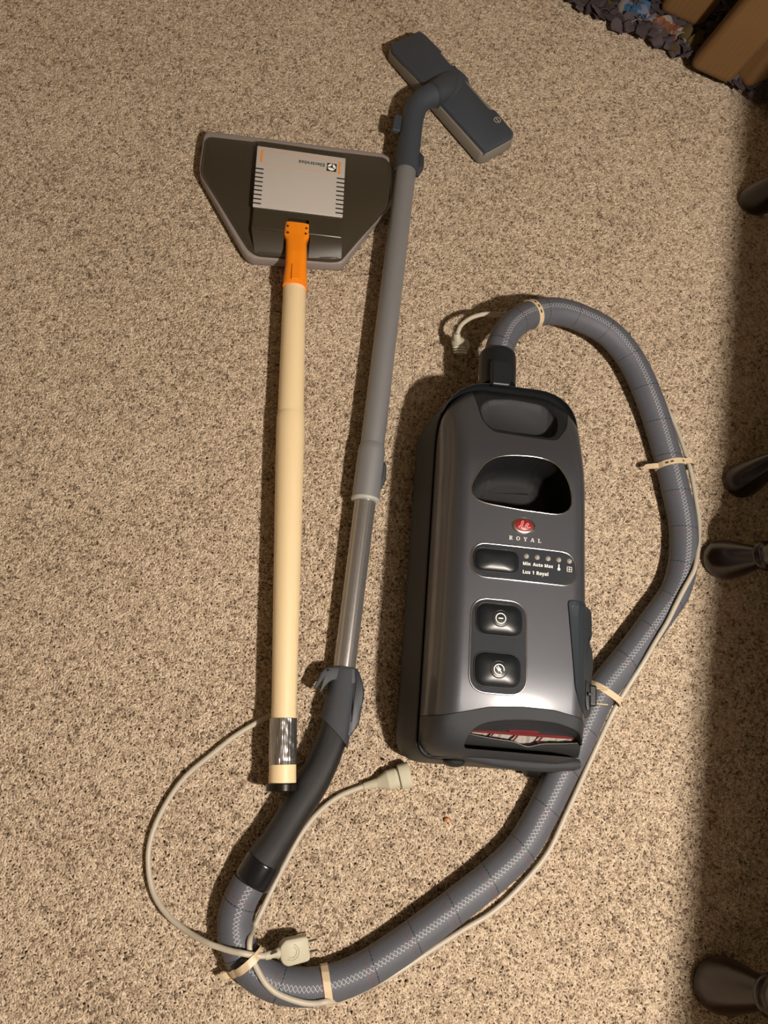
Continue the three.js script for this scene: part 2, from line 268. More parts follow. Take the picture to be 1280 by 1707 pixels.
// ------------------------------------------------------------------ shaggy rag rug and tan bench, upper right corner
{
  const A = new THREE.Vector2(...[0.5015, -1.4815]), B = new THREE.Vector2(...[0.767, -1.3486]), C = new THREE.Vector2(...[0.9435, -1.2521]);
  const far = new THREE.Vector2(0.32, -0.95).normalize().multiplyScalar(0.34);
  const t = thing('rag_rug', 'shaggy grey-mauve rag rug of overlapping fabric scraps in the upper right corner', 'rug', [B.x, 0, B.y]);
  const ext = (p, q, k) => p.clone().addScaledVector(p.clone().sub(q), k);
  const A2 = ext(A, B, 0.25), C2 = ext(C, B, 0.35);
  part('backing', prism([A2, B, C2, C2.clone().add(far), A2.clone().add(far)].map((p) => { const q = p.clone().addScaledVector(far, 0.04); return [q.x, q.y]; }), 0.001, 0.008, { bevel: 0.001, r: 0.02 }), S(0x4a3f42, 0.95), t);
  const r = rng(31), cloth = (h) => S(h, 0.95, 0, { side: THREE.DoubleSide });
  const main = ['#443a3d', '#3c3337', '#4b4145', '#342d30', '#42393f'].map(cloth), gay = { blue: cloth('#2f5376'), orange: cloth('#75482f'), olive: cloth('#4a3a14'), white: cloth('#7c756e'), pale: cloth('#62667a') };
  const scraps = [0, 1, 2, 3].map((s) => { const q = rng(900 + s); const a = 0.010 + q() * 0.004, b = 0.009 + q() * 0.005; const g = new THREE.BoxGeometry(a * 2, 0.0016, b * 2, 3, 1, 3); const p = g.attributes.position; for (let i = 0; i < p.count; i++) { const x = p.getX(i) / a, z = p.getZ(i) / b; p.setY(i, p.getY(i) + 0.0035 * Math.sin(x * 1.7 + s) + 0.003 * Math.cos(z * 2.1 + s * 2) - 0.002 * x * z); p.setX(i, p.getX(i) * (1 - 0.15 * z * z) + 0.002 * z * (s - 1.5)); } g.computeVertexNormals(); return g; });
  const at = []; const dir1 = B.clone().sub(A), dir2 = C.clone().sub(B);
  for (let i = 0; i < 56; i++) for (let j = 0; j < 22; j++) {
    const s = (i + r()) / 56 * 2.35 - 0.2, w = (j + r() * 0.9) / 22; const p = (s < 1 ? A.clone().addScaledVector(dir1, s) : B.clone().addScaledVector(dir2, (s - 1) * 1.25)).addScaledVector(far, w * 0.9 - 0.03 + 0.015 * (r() - 0.5)); at.push([p, w, s]);
  }
  const inv = new THREE.Vector2();
  const pieces = at.map(([p, w, s]) => {
    const o = new THREE.Object3D(); o.position.set(p.x, 0.014 + r() * 0.012, p.y); o.rotation.set((r() - 0.5) * 1.3, r() * 6.28, (r() - 0.5) * 1.3); const k = 0.72 + r() * 0.4; o.scale.set(k, 1, k); o.updateMatrix();
    let m = main[Math.floor(r() * 5)]; const q = r();
    if (w > 0.12 && s > 0.42 && s < 0.66 && w < 0.42) m = q < 0.75 ? gay.blue : gay.pale; else if (w > 0.10 && w < 0.5 && s >= 0.66 && s < 0.88) m = q < 0.75 ? gay.orange : gay.white; else if (w > 0.10 && w < 0.45 && s >= 0.88 && s < 1.05) m = q < 0.7 ? gay.olive : gay.white; else if (q > 0.985) m = gay.white; else if (q > 0.97) m = gay.olive; else if (w > 0.4 && q > 0.8) m = [gay.blue, gay.orange, gay.olive, gay.pale][Math.floor(r() * 4)];
    return { o, m, near: w, g: scraps[Math.floor(r() * 4)] };
  }).sort((a, b) => a.near - b.near);
  const rest = [];
  const off = new THREE.Matrix4().makeTranslation(-B.x, 0, -B.y);
  pieces.forEach((q, i) => {
    q.o.matrix.premultiply(off);
    if (i < 300) { const m = shade(new THREE.Mesh(q.g, q.m)); m.name = 'fabric_scrap'; m.applyMatrix4(q.o.matrix); t.add(m); } else { const g = q.g.clone(); g.applyMatrix4(q.o.matrix); rest.push(g); }
  });
  const m = shade(new THREE.Mesh(mergeGeometries(rest), main[1])); m.name = 'fabric_scraps_beyond'; m.userData.kind = 'stuff'; t.add(m);
}
{
  const t = thing('tan_bench', 'tan bench with broad round-cornered plank legs standing on the shaggy rug', 'bench', [0.8295, 0, -1.3256]);
  const plank = (px, w, d, turn, h, lean) => { const g = new RoundedBoxGeometry(w, h, d, 4, 0.016); g.translate(0, h / 2 + 0.02, -d / 2); const p = g.attributes.position; for (let i = 0; i < p.count; i++) { const y = p.getY(i); p.setX(i, p.getX(i) + lean[0] * y); p.setZ(i, p.getZ(i) + lean[1] * y); } g.computeVertexNormals(); g.rotateY(turn); g.translate(px[0], 0, px[1]); return g; };
  part('leg', plank([0.7957, -1.2923], 0.090, 0.05, -0.42, 0.43, [0.16, -0.02]), M.tan, t);
  part('leg', plank([0.7486, -1.4334], 0.095, 0.05, -0.42, 0.43, [0.16, -0.02]), M.tan, t);
  part('leg', plank([0.9056, -1.2838], 0.075, 0.05, 0.55, 0.43, [0.16, -0.02]), M.tan, t);
  const c = [0.8118, -1.2975];
  part('seat', prism([[c[0] - 0.12, c[1] - 0.12], [c[0] + 0.20, c[1] - 0.03], [c[0] + 0.12, c[1] - 0.33], [c[0] - 0.15, c[1] - 0.40]], 0.449, 0.49, { bevel: 0.01, r: 0.02 }), M.tan, t);
}

// ------------------------------------------------------------------ floor brush on its beige wand
{
  const t = thing('floor_brush', 'dark brown trapezoid floor brush head with silver plate and orange swivel neck', 'brush', [-0.0095, 0, -0.9234]);
  part('bumper', [prism([[-0.1713, -1.0405], [0.1461, -1.027], [0.1604, -1.0087], [0.159, -0.9318], [0.0723, -0.7914], [0.057, -0.7876], [-0.0809, -0.7874], [-0.0944, -0.7968], [-0.1773, -0.946], [-0.1795, -0.9635], [-0.1768, -1.0294]], 0.004, 0.027, { bevel: 0.004, r: 0.012 })], M.bumper, t);
  const shellPts = [[-0.1632, -1.0211], [0.1437, -1.0117], [0.1555, -0.9955], [0.1542, -0.9198], [0.0679, -0.792], [0.0517, -0.7894], [-0.0734, -0.7899], [-0.0878, -0.8003], [-0.172, -0.9404], [-0.1739, -0.9539], [-0.1708, -1.0125]];
  part('shell', prism(shellPts, 0.020, 0.036, { bevel: 0.005, r: 0.010, segs: 4 }), M.brown, t);
  part('center_housing', prism([[-0.0795, -1.009], [0.0729, -0.9996], [0.0684, -0.8222], [-0.0828, -0.8292]], 0.034, 0.050, { bevel: 0.004, r: [0.006, 0.006, 0.002, 0.002], segs: 4,
    holes: [{ pts: [[-0.0263, -0.8577], [0.016, -0.8559], [0.0152, -0.813], [-0.0287, -0.8159]].map((p, i) => i > 1 ? [p[0], p[1] - 0.014] : p), r: 0.004 }] }), M.brown, t);
  // the lower apron falls away from the crease
  { const a = [-0.0826, -0.8277], b = [-0.0281, -0.8247], c = [0.0149, -0.8228], d = [0.0682, -0.8207], e = [0.0686, -0.7935], f = [0.0133, -0.7897], g = [-0.0298, -0.7917], h = [-0.0764, -0.7921];
    const slope = (p, q, r, s) => { const gg = grid(3, 6, (u, v) => { const x0 = lerp(p[0], q[0], u), z0 = lerp(p[1], q[1], u), x1 = lerp(s[0], r[0], u), z1 = lerp(s[1], r[1], u); return new THREE.Vector3(lerp(x0, x1, v), lerp(0.0495, 0.0345, v * v * 0.6 + v * 0.4), lerp(z0, z1, v)); }); return gg; };
    part('apron', [slope(a, b, g, h), slope(c, d, e, f)], new THREE.MeshPhysicalMaterial({ ...{ color: M.brown.color, roughness: 0.34, clearcoat: 0.15, side: THREE.DoubleSide } }), t); }
  const plate = part('cover_plate', prism([[-0.0807, -0.9941], [0.0717, -0.9848], [0.0684, -0.8628], [-0.0826, -0.8693]], 0.0498, 0.0522, { bevel: 0.0006, r: 0.0012 }), M.plate, t, 'silver plate with black slots');
  // frame of the plate: text lies along it, upside down for the viewer
  const pa = V([-0.0806, 0.0524, -0.9937]), pb = V([0.0716, 0.0524, -0.9844]), pd = V([-0.0826, 0.0524, -0.869]); const ex = pb.clone().sub(pa), ez = pd.clone().sub(pa), turn = Math.atan2(-ex.z, ex.x);
  const on = (u, v) => pa.clone().addScaledVector(ex, u).addScaledVector(ez, v);
  const slots = (side, v0, v1) => { for (let i = 0; i < 9; i++) { const p = on(side, lerp(v0, v1, i / 8)); const g = box(0.0138, 0.0012, 0.0023, 0, 0, 0, 0.0004); g.rotateY(turn); g.translate(p.x, 0.0523, p.z); part('slot', g, M.slot, plate); } };
  slots(0.044, 0.375, 0.940); slots(0.954, 0.352, 0.920);
  const w = ex.length();
  { const p = on(0.618, 0.165); const g = text('Electrolux', 'serif', 0.0066, 0.0004); g.computeBoundingBox(); const k = w * 0.30 / (g.boundingBox.max.x - g.boundingBox.min.x); g.scale(k, 1, k * 1.0); g.rotateY(Math.PI + turn); g.translate(p.x, 0.0522, p.z); part('lettering', g, M.slot, plate); }
  { const p = on(0.846, 0.185), k = w * 0.055; const sq = box(k * 2, 0.0005, k * 2, 0, 0, 0, 0.0003); sq.rotateY(turn); sq.translate(p.x, 0.0523, p.z); const em = part('emblem', sq, M.slot, plate, 'black square emblem with a white disc');
    const lens = (a0, a1) => { const s = new THREE.Shape(); s.absarc(0, 0, k * 0.84, a0, a1, false); s.quadraticCurveTo(0, 0, Math.cos(a0) * k * 0.84, Math.sin(a0) * k * 0.84); const g = new THREE.ExtrudeGeometry(s, { depth: 0.0003, bevelEnabled: false, curveSegments: 14 }); g.rotateX(-Math.PI / 2); return g; };
    const gs = [lens(0.25, Math.PI * 0.78), lens(Math.PI * 0.86, Math.PI * 1.42), lens(Math.PI * 1.5, Math.PI * 1.98)].map((g) => { g.rotateY(turn + Math.PI); g.translate(p.x, 0.05262, p.z); return g; }); part('emblem_mark', gs, M.white, em); }
  for (const [u, v, s] of [[0.055, 0.16, 1], [0.935, 0.175, -1]]) { const p = on(u, v), gs = []; const a = box(0.0030, 0.0005, ez.length() * 0.19, 0, 0, 0, 0.0002); gs.push(a, box(0.0042, 0.0005, 0.0012, s * 0.0012, 0, ez.length() * 0.092, 0.0002), box(0.0042, 0.0005, 0.0012, s * 0.0012, 0, -ez.length() * 0.092, 0.0002)); const g = join(gs); g.rotateY(turn); g.translate(p.x, 0.0523, p.z); part('bracket_mark', g, M.orange, plate); }
  for (const v of [0.065, 0.285]) { const p = on(0.49, v); const g = box(w * 0.83, 0.0003, 0.0005, 0, 0, 0, 0.0001); g.rotateY(turn); g.translate(p.x, 0.0522, p.z); part('rule_line', g, M.orange, plate); }
  // swivel neck
  const n0 = V([-0.0067, 0.043, -0.8455]), n1 = V([-0.0079, 0.041, -0.8195]), n2 = V([-0.0071, 0.038, -0.7254]);
  const neckW = steps([[0, 0.0225], [0.10, 0.0235], [0.20, 0.0225], [0.28, 0.0185], [0.70, 0.0190], [0.88, 0.0208], [1, 0.0212]]), neckH = steps([[0, 0.010], [0.2, 0.013], [0.5, 0.019], [1, 0.0225]]);
  const hexy = (th) => { const c = Math.cos(th), s = Math.sin(th), k = 1 / Math.pow(Math.pow(Math.abs(c), 4) + Math.pow(Math.abs(s), 4), 0.25); return [c * k * 0.94, s * k * 0.94]; };
  const nk = part('swivel_neck', sweep([n0, n1, n0.clone().lerp(n2, 0.6), n2], (q) => [neckW(q), neckH(q)], { seg: 50, rad: 32, profile: hexy }), M.orange, t, 'bright orange swivel neck');
  { const p = [-0.0066, 0.0615, -0.7437]; const g = box(0.0135, 0.003, 0.030, 0, -0.0012, 0, 0.001); g.rotateX(-0.06); g.translate(p[0], p[1], p[2]); part('catch', g, M.orange, nk); }
  for (const [px, py] of [[479, 375], [511, 379], [479, 386], [510, 388]]) { const p = V([0, 0, 0]); const g = lathe([[0.0001, 0.0012], [0.0016, 0.001], [0.0018, 0]], 12); const q = { 479375: [-0.0226, 0.054, -0.8356], 511379: [0.0084, 0.054, -0.8338], 479386: [-0.0221, 0.055, -0.8219], 510388: [0.0077, 0.055, -0.8224] }[px * 1000 + py] || [-0.0075, 0.054, -0.8323]; g.translate(q[0], q[1] - 0.001, q[2]); part('rivet', g, M.slot, nk); }
}
{
  const t = thing('beige_wand', 'beige tapered plastic wand with a silver tape band and black end cap', 'wand', [-0.0018, 0, -0.3562]);
  const a = V([-0.0078, 0.038, -0.7298]), b = V([-0.006, 0.0375, -0.5016]), c = V([0.0021, 0.048, 0.0446]), dir = c.clone().sub(b).normalize();
  const line = (p, q) => new THREE.LineCurve3(p, q);
  part('upper_tube', sweep(null, steps([[0, 0.0186], [1, 0.0203]]), { curve: line(a, b), seg: 12, rad: 36 }), M.beige, t);
  const lt = part('lower_tube', sweep(null, steps([[0, 0.0204], [0.012, 0.0217], [0.08, 0.0218], [0.5, 0.0194], [0.8, 0.0173], [0.9, 0.0177], [1, 0.0186]]), { curve: line(b, c), seg: 80, rad: 36 }), M.beige, t);
  const A = V([0.0002, 0.0461, -0.041]), B = V([0.0016, 0.0474, 0.0194]);
  part('tape_band', sweep(null, (q) => lerp(0.0187, 0.0191, q) - (q > 0.88 ? 0.0004 : 0), { curve: line(A, B), seg: 40, rad: 48 }), M.tape, t, 'crinkled silver tape');
  part('end_cap', sweep(null, steps([[0, 0.0210], [0.06, 0.0218], [0.94, 0.0218], [1, 0.0205]]), { curve: line(V([0.0021, 0.048, 0.0431]), V([0.0022, 0.0483, 0.0529])), seg: 16, rad: 40 }), M.cap, t, 'black end cap');
}

// ------------------------------------------------------------------ metal wand with its nozzle
{
  const t = thing('telescopic_wand', 'grey metal telescopic tube joining the blue nozzle to the curved hose handle', 'tube', [0.1309, 0, -0.5156]);
  const a = V([0.1791, 0.044, -0.9781]), b = V([0.1226, 0.036, -0.4563]), c = V([0.1127, 0.033, -0.3659]), d = V([0.0846, 0.024, -0.1091]);
  const line = (p, q) => new THREE.LineCurve3(p, q);
  part('outer_tube', sweep(null, steps([[0, 0.0182], [1, 0.0188]]), { curve: line(a, b), seg: 10, rad: 40 }), M.wandGrey, t);
  part('slide_collar', sweep(null, steps([[0, 0.0189], [0.06, 0.0205], [0.12, 0.0212], [1, 0.0214]]), { curve: line(b, c), seg: 50, rad: 40 }), M.wandGrey, t);
  part('locking_ring', sweep(null, steps([[0, 0.0216], [0.3, 0.0222], [0.8, 0.0220], [1, 0.018]]), { curve: line(c.clone().addScaledVector(c.clone().sub(b).normalize(), -0.003), c.clone().addScaledVector(c.clone().sub(b).normalize(), 0.0025)), seg: 10, rad: 40 }), M.ring, t, 'pale plastic ring');
  part('inner_tube', sweep(null, () => 0.0164, { curve: line(c, d), seg: 8, rad: 40 }), M.wandSteel, t, 'bright scratched steel tube');
  const btn = sweep([V([0.1409, 0.038, -0.4283]), V([0.1391, 0.037, -0.4087]), V([0.1346, 0.036, -0.3814])], steps([[0, 0.001], [0.12, 0.0045], [0.6, 0.0062], [0.9, 0.003], [1, 0.0008]]), { seg: 24, rad: 16 });
  part('release_button', btn, M.socket, t, 'dark release button');
}
{
  const t = thing('floor_nozzle', 'long blue-grey floor nozzle with grey sole and bent swivel neck at top', 'nozzle', [0.2738, 0, -1.2146]);
  const h = 0.037;
  part('sole', prism([[0.1488, -1.272], [0.2128, -1.3227], [0.3862, -1.097], [0.3838, -1.083], [0.3291, -1.0427], [0.3191, -1.0456]], 0.003, 0.030, { bevel: 0.003, r: [0.012, 0.012, 0.006, 0.008, 0.01, 0.008] }), M.sole, t, 'grey sole');
  const top = part('top_cover', prism([[0.1512, -1.2675], [0.2114, -1.3114], [0.2511, -1.2655], [0.2498, -1.2595], [0.2688, -1.2331], [0.2758, -1.2355], [0.2935, -1.2091], [0.2921, -1.2018], [0.3392, -1.1387], [0.3484, -1.1398], [0.3827, -1.0914], [0.3812, -1.083], [0.3273, -1.0429], [0.3241, -1.0452]], 0.024, 0.0385, { bevel: 0.0022, r: [0.010, 0.012, 0.003, 0.003, 0.003, 0.003, 0.003, 0.003, 0.003, 0.003, 0.004, 0.010, 0.008, 0.01], segs: 4 }), M.nozzle, t);
  { const p = [0.3526, 0.0385, -1.1153]; const ring = new THREE.RingGeometry(0.0056, 0.0066, 24); const s1 = new THREE.CircleGeometry(0.0022, 3), s2 = new THREE.CircleGeometry(0.0022, 3); s1.translate(-0.0022, 0.001, 0); s2.translate(0.0022, -0.001, 0); const g = join([ring, s1, s2]); g.rotateX(-Math.PI / 2); g.rotateY(-0.6); g.translate(p[0], 0.03872, p[2]); part('emblem', g, S(0xc9b9a4, 0.6), top, 'small pale round emblem'); }
  const hump = [V([0.2825, 0.016, -1.2268]), V([0.2683, 0.025, -1.2054]), V([0.2475, 0.039, -1.1726]), V([0.2288, 0.046, -1.1491])];
  part('neck_socket', sweep(hump, (q) => [lerp(0.0300, 0.0222, Math.pow(q, 0.6)), lerp(0.0165, 0.0205, q)], { seg: 30, rad: 32 }), M.nozzle, t);
  const path = [V([0.2333, 0.046, -1.1524]), V([0.2148, 0.048, -1.1383]), V([0.2012, 0.048, -1.1215]), V([0.1934, 0.047, -1.0984]), V([0.1883, 0.046, -1.0638]), V([0.1842, 0.045, -1.0246]), V([0.1791, 0.044, -0.9743])];
  const nk = part('swivel_neck', sweep(path, steps([[0, 0.0212], [0.05, 0.0212], [0.06, 0.0204], [0.35, 0.0200], [0.75, 0.0208], [1, 0.0212]]), { seg: 70, rad: 36 }), M.nozzle, t);
  part('neck_flare', sweep([V([0.2846, 0.026, -1.2137]), V([0.2646, 0.03, -1.1926]), V([0.2413, 0.03, -1.1697]), V([0.2301, 0.028, -1.1619])], (q) => [steps([[0, 0.020], [0.3, 0.031], [0.7, 0.033], [1, 0.024]])(q), 0.0135], { seg: 24, rad: 28 }), M.nozzle, t);
  part('seam_ring', sweep([V([0.2333, 0.046, -1.1524]), V([0.2281, 0.0466, -1.1484])], () => 0.0217, { seg: 4, rad: 36 }), M.nozzleDark, t);
  { const g = box(0.024, 0.010, 0.036, 0, 0, 0, 0.003); const p = [0.1679, 0.048, -1.0728]; g.rotateY(-0.16); g.translate(p[0], p[1], p[2]); part('parking_hook', g, M.nozzle, nk); }
  { const b = sweep([V([0.2037, 0.045, -1.0176]), V([0.2045, 0.045, -0.9982]), V([0.1988, 0.044, -0.9674])], steps([[0, 0.002], [0.2, 0.0075], [0.7, 0.0075], [1, 0.003]]), { seg: 20, rad: 14 }); part('release_button', b, M.nozzleDark, nk); }
}

// ------------------------------------------------------------------ suction hose with curved handle
const hosePts = [[0.3108, 0.105, -0.5851], [0.3193, 0.103, -0.6121], [0.3376, 0.096, -0.6454], [0.3729, 0.084, -0.6772], [0.4238, 0.07, -0.6976], [0.4779, 0.056, -0.6954], [0.5265, 0.045, -0.6779], [0.5642, 0.036, -0.6386], [0.5939, 0.03, -0.568], [0.6138, 0.024, -0.4906], [0.6242, 0.024, -0.4168], [0.6308, 0.024, -0.3512], [0.6248, 0.024, -0.293], [0.6053, 0.024, -0.24], [0.5684, 0.024, -0.1938], [0.5329, 0.024, -0.1525], [0.5029, 0.024, -0.1196], [0.4704, 0.024, -0.0839], [0.4478, 0.024, -0.0465], [0.4244, 0.024, -0.0058], [0.3999, 0.024, 0.033], [0.3643, 0.024, 0.0905], [0.3342, 0.024, 0.1314], [0.2987, 0.024, 0.1612], [0.2531, 0.024, 0.1923], [0.2006, 0.024, 0.226], [0.1586, 0.024, 0.2518], [0.1128, 0.024, 0.2755], [0.0687, 0.024, 0.2885], [0.0303, 0.024, 0.29], [-0.005, 0.024, 0.2814], [-0.0325, 0.024, 0.2629], [-0.0474, 0.024, 0.2392], [-0.0526, 0.024, 0.2155], [-0.0477, 0.026, 0.1899], [-0.0358, 0.028, 0.1656]].map(V);
const HR = 0.0225, hoseCurve = new THREE.CatmullRomCurve3(hosePts, false, 'centripetal');
hoseCurve.arcLengthDivisions = 800;
{
  const t = thing('vacuum_hose', 'grey braided suction hose looping round the vacuum cleaner to a black curved handle', 'hose', [0.424, 0, -0.1319]);
  part('braided_tube', sweep(null, () => HR, { curve: hoseCurve, seg: 700, rad: 40 }), M.hose, t);
  const cn = part('end_connector', sweep([V([0.3081, 0.108, -0.5319]), V([0.3091, 0.107, -0.5591]), V([0.3105, 0.1055, -0.5807]), V([0.3116, 0.105, -0.5925])], steps([[0, 0.0272], [0.5, 0.0288], [0.85, 0.0285], [0.95, 0.0276], [1, 0.0235]]), { seg: 30, rad: 40 }), M.navyDark, t);
  { const p = [0.3055, 0.1375, -0.5411]; const g = box(0.030, 0.012, 0.042, 0, -0.0035, 0, 0.004, 3); g.rotateX(0.02); g.rotateY(-0.05); g.translate(p[0], p[1], p[2]); part('latch', g, M.navyDark, cn); }
  part('end_collar', sweep([V([-0.0174, 0.031, 0.1388]), V([-0.0247, 0.03, 0.1518]), V([-0.0327, 0.028, 0.1657])], steps([[0, 0.0240], [0.08, 0.0250], [0.9, 0.0254], [1, 0.0240]]), { seg: 24, rad: 40 }), M.collar, t, 'shiny black collar');
  part('handle_grip', sweep([V([0.0781, 0.0262, -0.052]), V([0.0702, 0.0272, -0.0193]), V([0.059, 0.029, 0.0111]), V([0.0401, 0.031, 0.0486]), V([0.0169, 0.033, 0.0849]), V([-0.0026, 0.032, 0.1161]), V([-0.0182, 0.031, 0.1395])], steps([[0, 0.0195], [0.2, 0.0210], [0.45, 0.0222], [0.7, 0.0208], [0.88, 0.0214], [1, 0.0242]]), { seg: 80, rad: 36 }), M.grip, t, 'black curved grip');
  const sk = part('handle_socket', sweep([V([0.0859, 0.024, -0.1126]), V([0.082, 0.025, -0.082]), V([0.0764, 0.0265, -0.0487]), V([0.0717, 0.028, -0.0225])], steps([[0, 0.0190], [0.04, 0.0202], [0.4, 0.0212], [0.75, 0.0224], [1, 0.0228]]), { seg: 40, rad: 36, skew: (q) => -0.75 * sstep(0.5, 1, q) }), M.socket, t, 'blue-grey socket');
  // hook with two tines
  part('parking_fork', prism([[0.0992, -0.1112], [0.0684, -0.1133], [0.0582, -0.1115], [0.0507, -0.1055], [0.0411, -0.0838], [0.0441, -0.0814], [0.0609, -0.1052], [0.066, -0.1057], [0.0661, -0.1015], [0.048, -0.0781], [0.051, -0.0769], [0.0604, -0.0898], [0.0687, -0.0957], [0.079, -0.0892], [0.0995, -0.0894]], 0.026, 0.042, { bevel: 0.002, r: [0.002, 0.004, 0.006, 0.006, 0.002, 0.002, 0.002, 0.002, 0.002, 0.002, 0.002, 0.003, 0.006, 0.004, 0.004] }), M.socket, sk);
  const rp = part('remote_panel', prism([[0.096, -0.1113], [0.1037, -0.1097], [0.1108, -0.0913], [0.1135, -0.0747], [0.1085, -0.0533], [0.1062, -0.0345], [0.0913, -0.0159], [0.0915, -0.0564]], 0.012, 0.040, { bevel: 0.003, r: [0.003, 0.006, 0.012, 0.012, 0.014, 0.010, 0.003, 0.004], segs: 4 }), S(0x222730, 0.5), sk, 'navy side panel');
  part('raised_rib', sweep([V([0.1015, 0.041, -0.091]), V([0.098, 0.041, -0.0629]), V([0.0949, 0.041, -0.0368])], () => [0.0007, 0.0007], { seg: 10, rad: 8 }), M.socket, rp);
}

// ------------------------------------------------------------------ cords and plugs
{
  const t = thing('electric_cord', 'beige electric cord strapped along the grey hose, ending in a thick socket end', 'cord', [0.4709, 0, -0.0086]);
  const pts = [[0.2604, 0.052, -0.6533], [0.266, 0.056, -0.6669], [0.2832, 0.058, -0.6816], [0.3069, 0.058, -0.6908], [0.3321, 0.056, -0.6934], [0.3767, 0.047, -0.7058], [0.4389, 0.032, -0.7257], [0.4949, 0.018, -0.7244], [0.5471, 0.01, -0.7068], [0.5908, 0.006, -0.6601], [0.6252, 0.006, -0.5904], [0.645, 0.01, -0.5333], [0.6545, 0.014, -0.4859], [0.6591, 0.018, -0.4447], [0.6606, 0.02, -0.3988], [0.6588, 0.024, -0.3522], [0.6276, 0.0495, -0.2715], [0.6169, 0.0505, -0.2539], [0.6059, 0.051, -0.2384], [0.588, 0.051, -0.2109], [0.5723, 0.0495, -0.1851], [0.5503, 0.0485, -0.155], [0.5307, 0.0455, -0.1257], [0.4979, 0.03, -0.075], [0.4833, 0.024, -0.0501], [0.464, 0.01, -0.0085], [0.4463, 0.006, 0.0244], [0.4097, 0.006, 0.0875], [0.3786, 0.006, 0.1387], [0.3406, 0.006, 0.1775], [0.2953, 0.006, 0.2127], [0.256, 0.006, 0.2324], [0.2099, 0.006, 0.2565], [0.1604, 0.01, 0.2818], [0.1126, 0.0125, 0.3011], [0.0922, 0.014, 0.3082], [0.0661, 0.048, 0.3015], [0.0527, 0.048, 0.303], [0.0399, 0.0485, 0.3018], [0.0302, 0.0495, 0.2992], [0.0189, 0.05, 0.2954], [0.0053, 0.0505, 0.2896], [-0.0038, 0.051, 0.2833], [-0.0115, 0.051, 0.2758], [-0.0219, 0.0495, 0.2606], [-0.0277, 0.0485, 0.2507], [-0.0312, 0.047, 0.2415], [-0.0318, 0.0445, 0.2312], [-0.0273, 0.014, 0.2216], [-0.0209, 0.014, 0.2076], [-0.0059, 0.007, 0.1773], [0.012, 0.006, 0.1431], [0.0296, 0.006, 0.1116], [0.0519, 0.006, 0.0842], [0.0807, 0.006, 0.0625], [0.1175, 0.007, 0.0484]].map(V);
  const curve = new THREE.CatmullRomCurve3(pts, false, 'centripetal'); curve.arcLengthDivisions = 900;
  part('cable', sweep(null, () => 0.0037, { curve, seg: 620, rad: 12 }), M.cord, t);
  const a = V([0.1158, 0.008, 0.0492]), b = V([0.1814, 0.015, 0.0332]); const dir = b.clone().sub(a);
  const rr = steps([[0, 0.0048], [0.30, 0.0068], [0.36, 0.0082], [0.52, 0.0136], [0.70, 0.0140], [0.705, 0.0130], [0.755, 0.0130], [0.76, 0.0172], [0.98, 0.0176], [1, 0.0160]]);
  const sq = (th, q) => { const c = Math.cos(th), s = Math.sin(th), e = q < 0.3 ? 2 : 3.4, k = 1 / Math.pow(Math.pow(Math.abs(c), e) + Math.pow(Math.abs(s), e), 1 / e); return [c * k, s * k]; };
  const so = part('socket_end', sweep(null, (q) => [rr(q), rr(q) * 0.86], { curve: new THREE.LineCurve3(a, b), seg: 90, rad: 32, profile: sq }), M.plug, t, 'beige socket end');
  const e = part('appliance_plug', sweep([V([0.2599, 0.05, -0.6555]), V([0.2621, 0.044, -0.6502]), V([0.2662, 0.034, -0.6449])], steps([[0, 0.0052], [0.1, 0.0058], [0.5, 0.0070], [0.6, 0.0108], [1, 0.0112]]), { seg: 24, rad: 20 }), M.plug, t, 'small round beige plug');
  for (let i = 0; i < 3; i++) { const p = [[0.2677, 0.04, -0.6394], [0.2691, 0.038, -0.6362], [0.2705, 0.036, -0.6329]][i]; const g = new THREE.TorusGeometry(0.0100, 0.0012, 8, 24, Math.PI); g.rotateX(0.35); g.translate(p[0], p[1] - 0.008 - 0.0006 * i, p[2]); part('ridge', g, M.white, e); }
  const kn = lathe([[0.0004, 0.013], [0.006, 0.0125], [0.0105, 0.009], [0.0118, 0.004], [0.0112, -0.008], [0.008, -0.012], [0.0004, -0.012]], 28); const kp = [0.2737, 0.028, -0.6443]; kn.translate(kp[0], kp[1], kp[2]); part('plug_body', kn, M.plug, e);
}
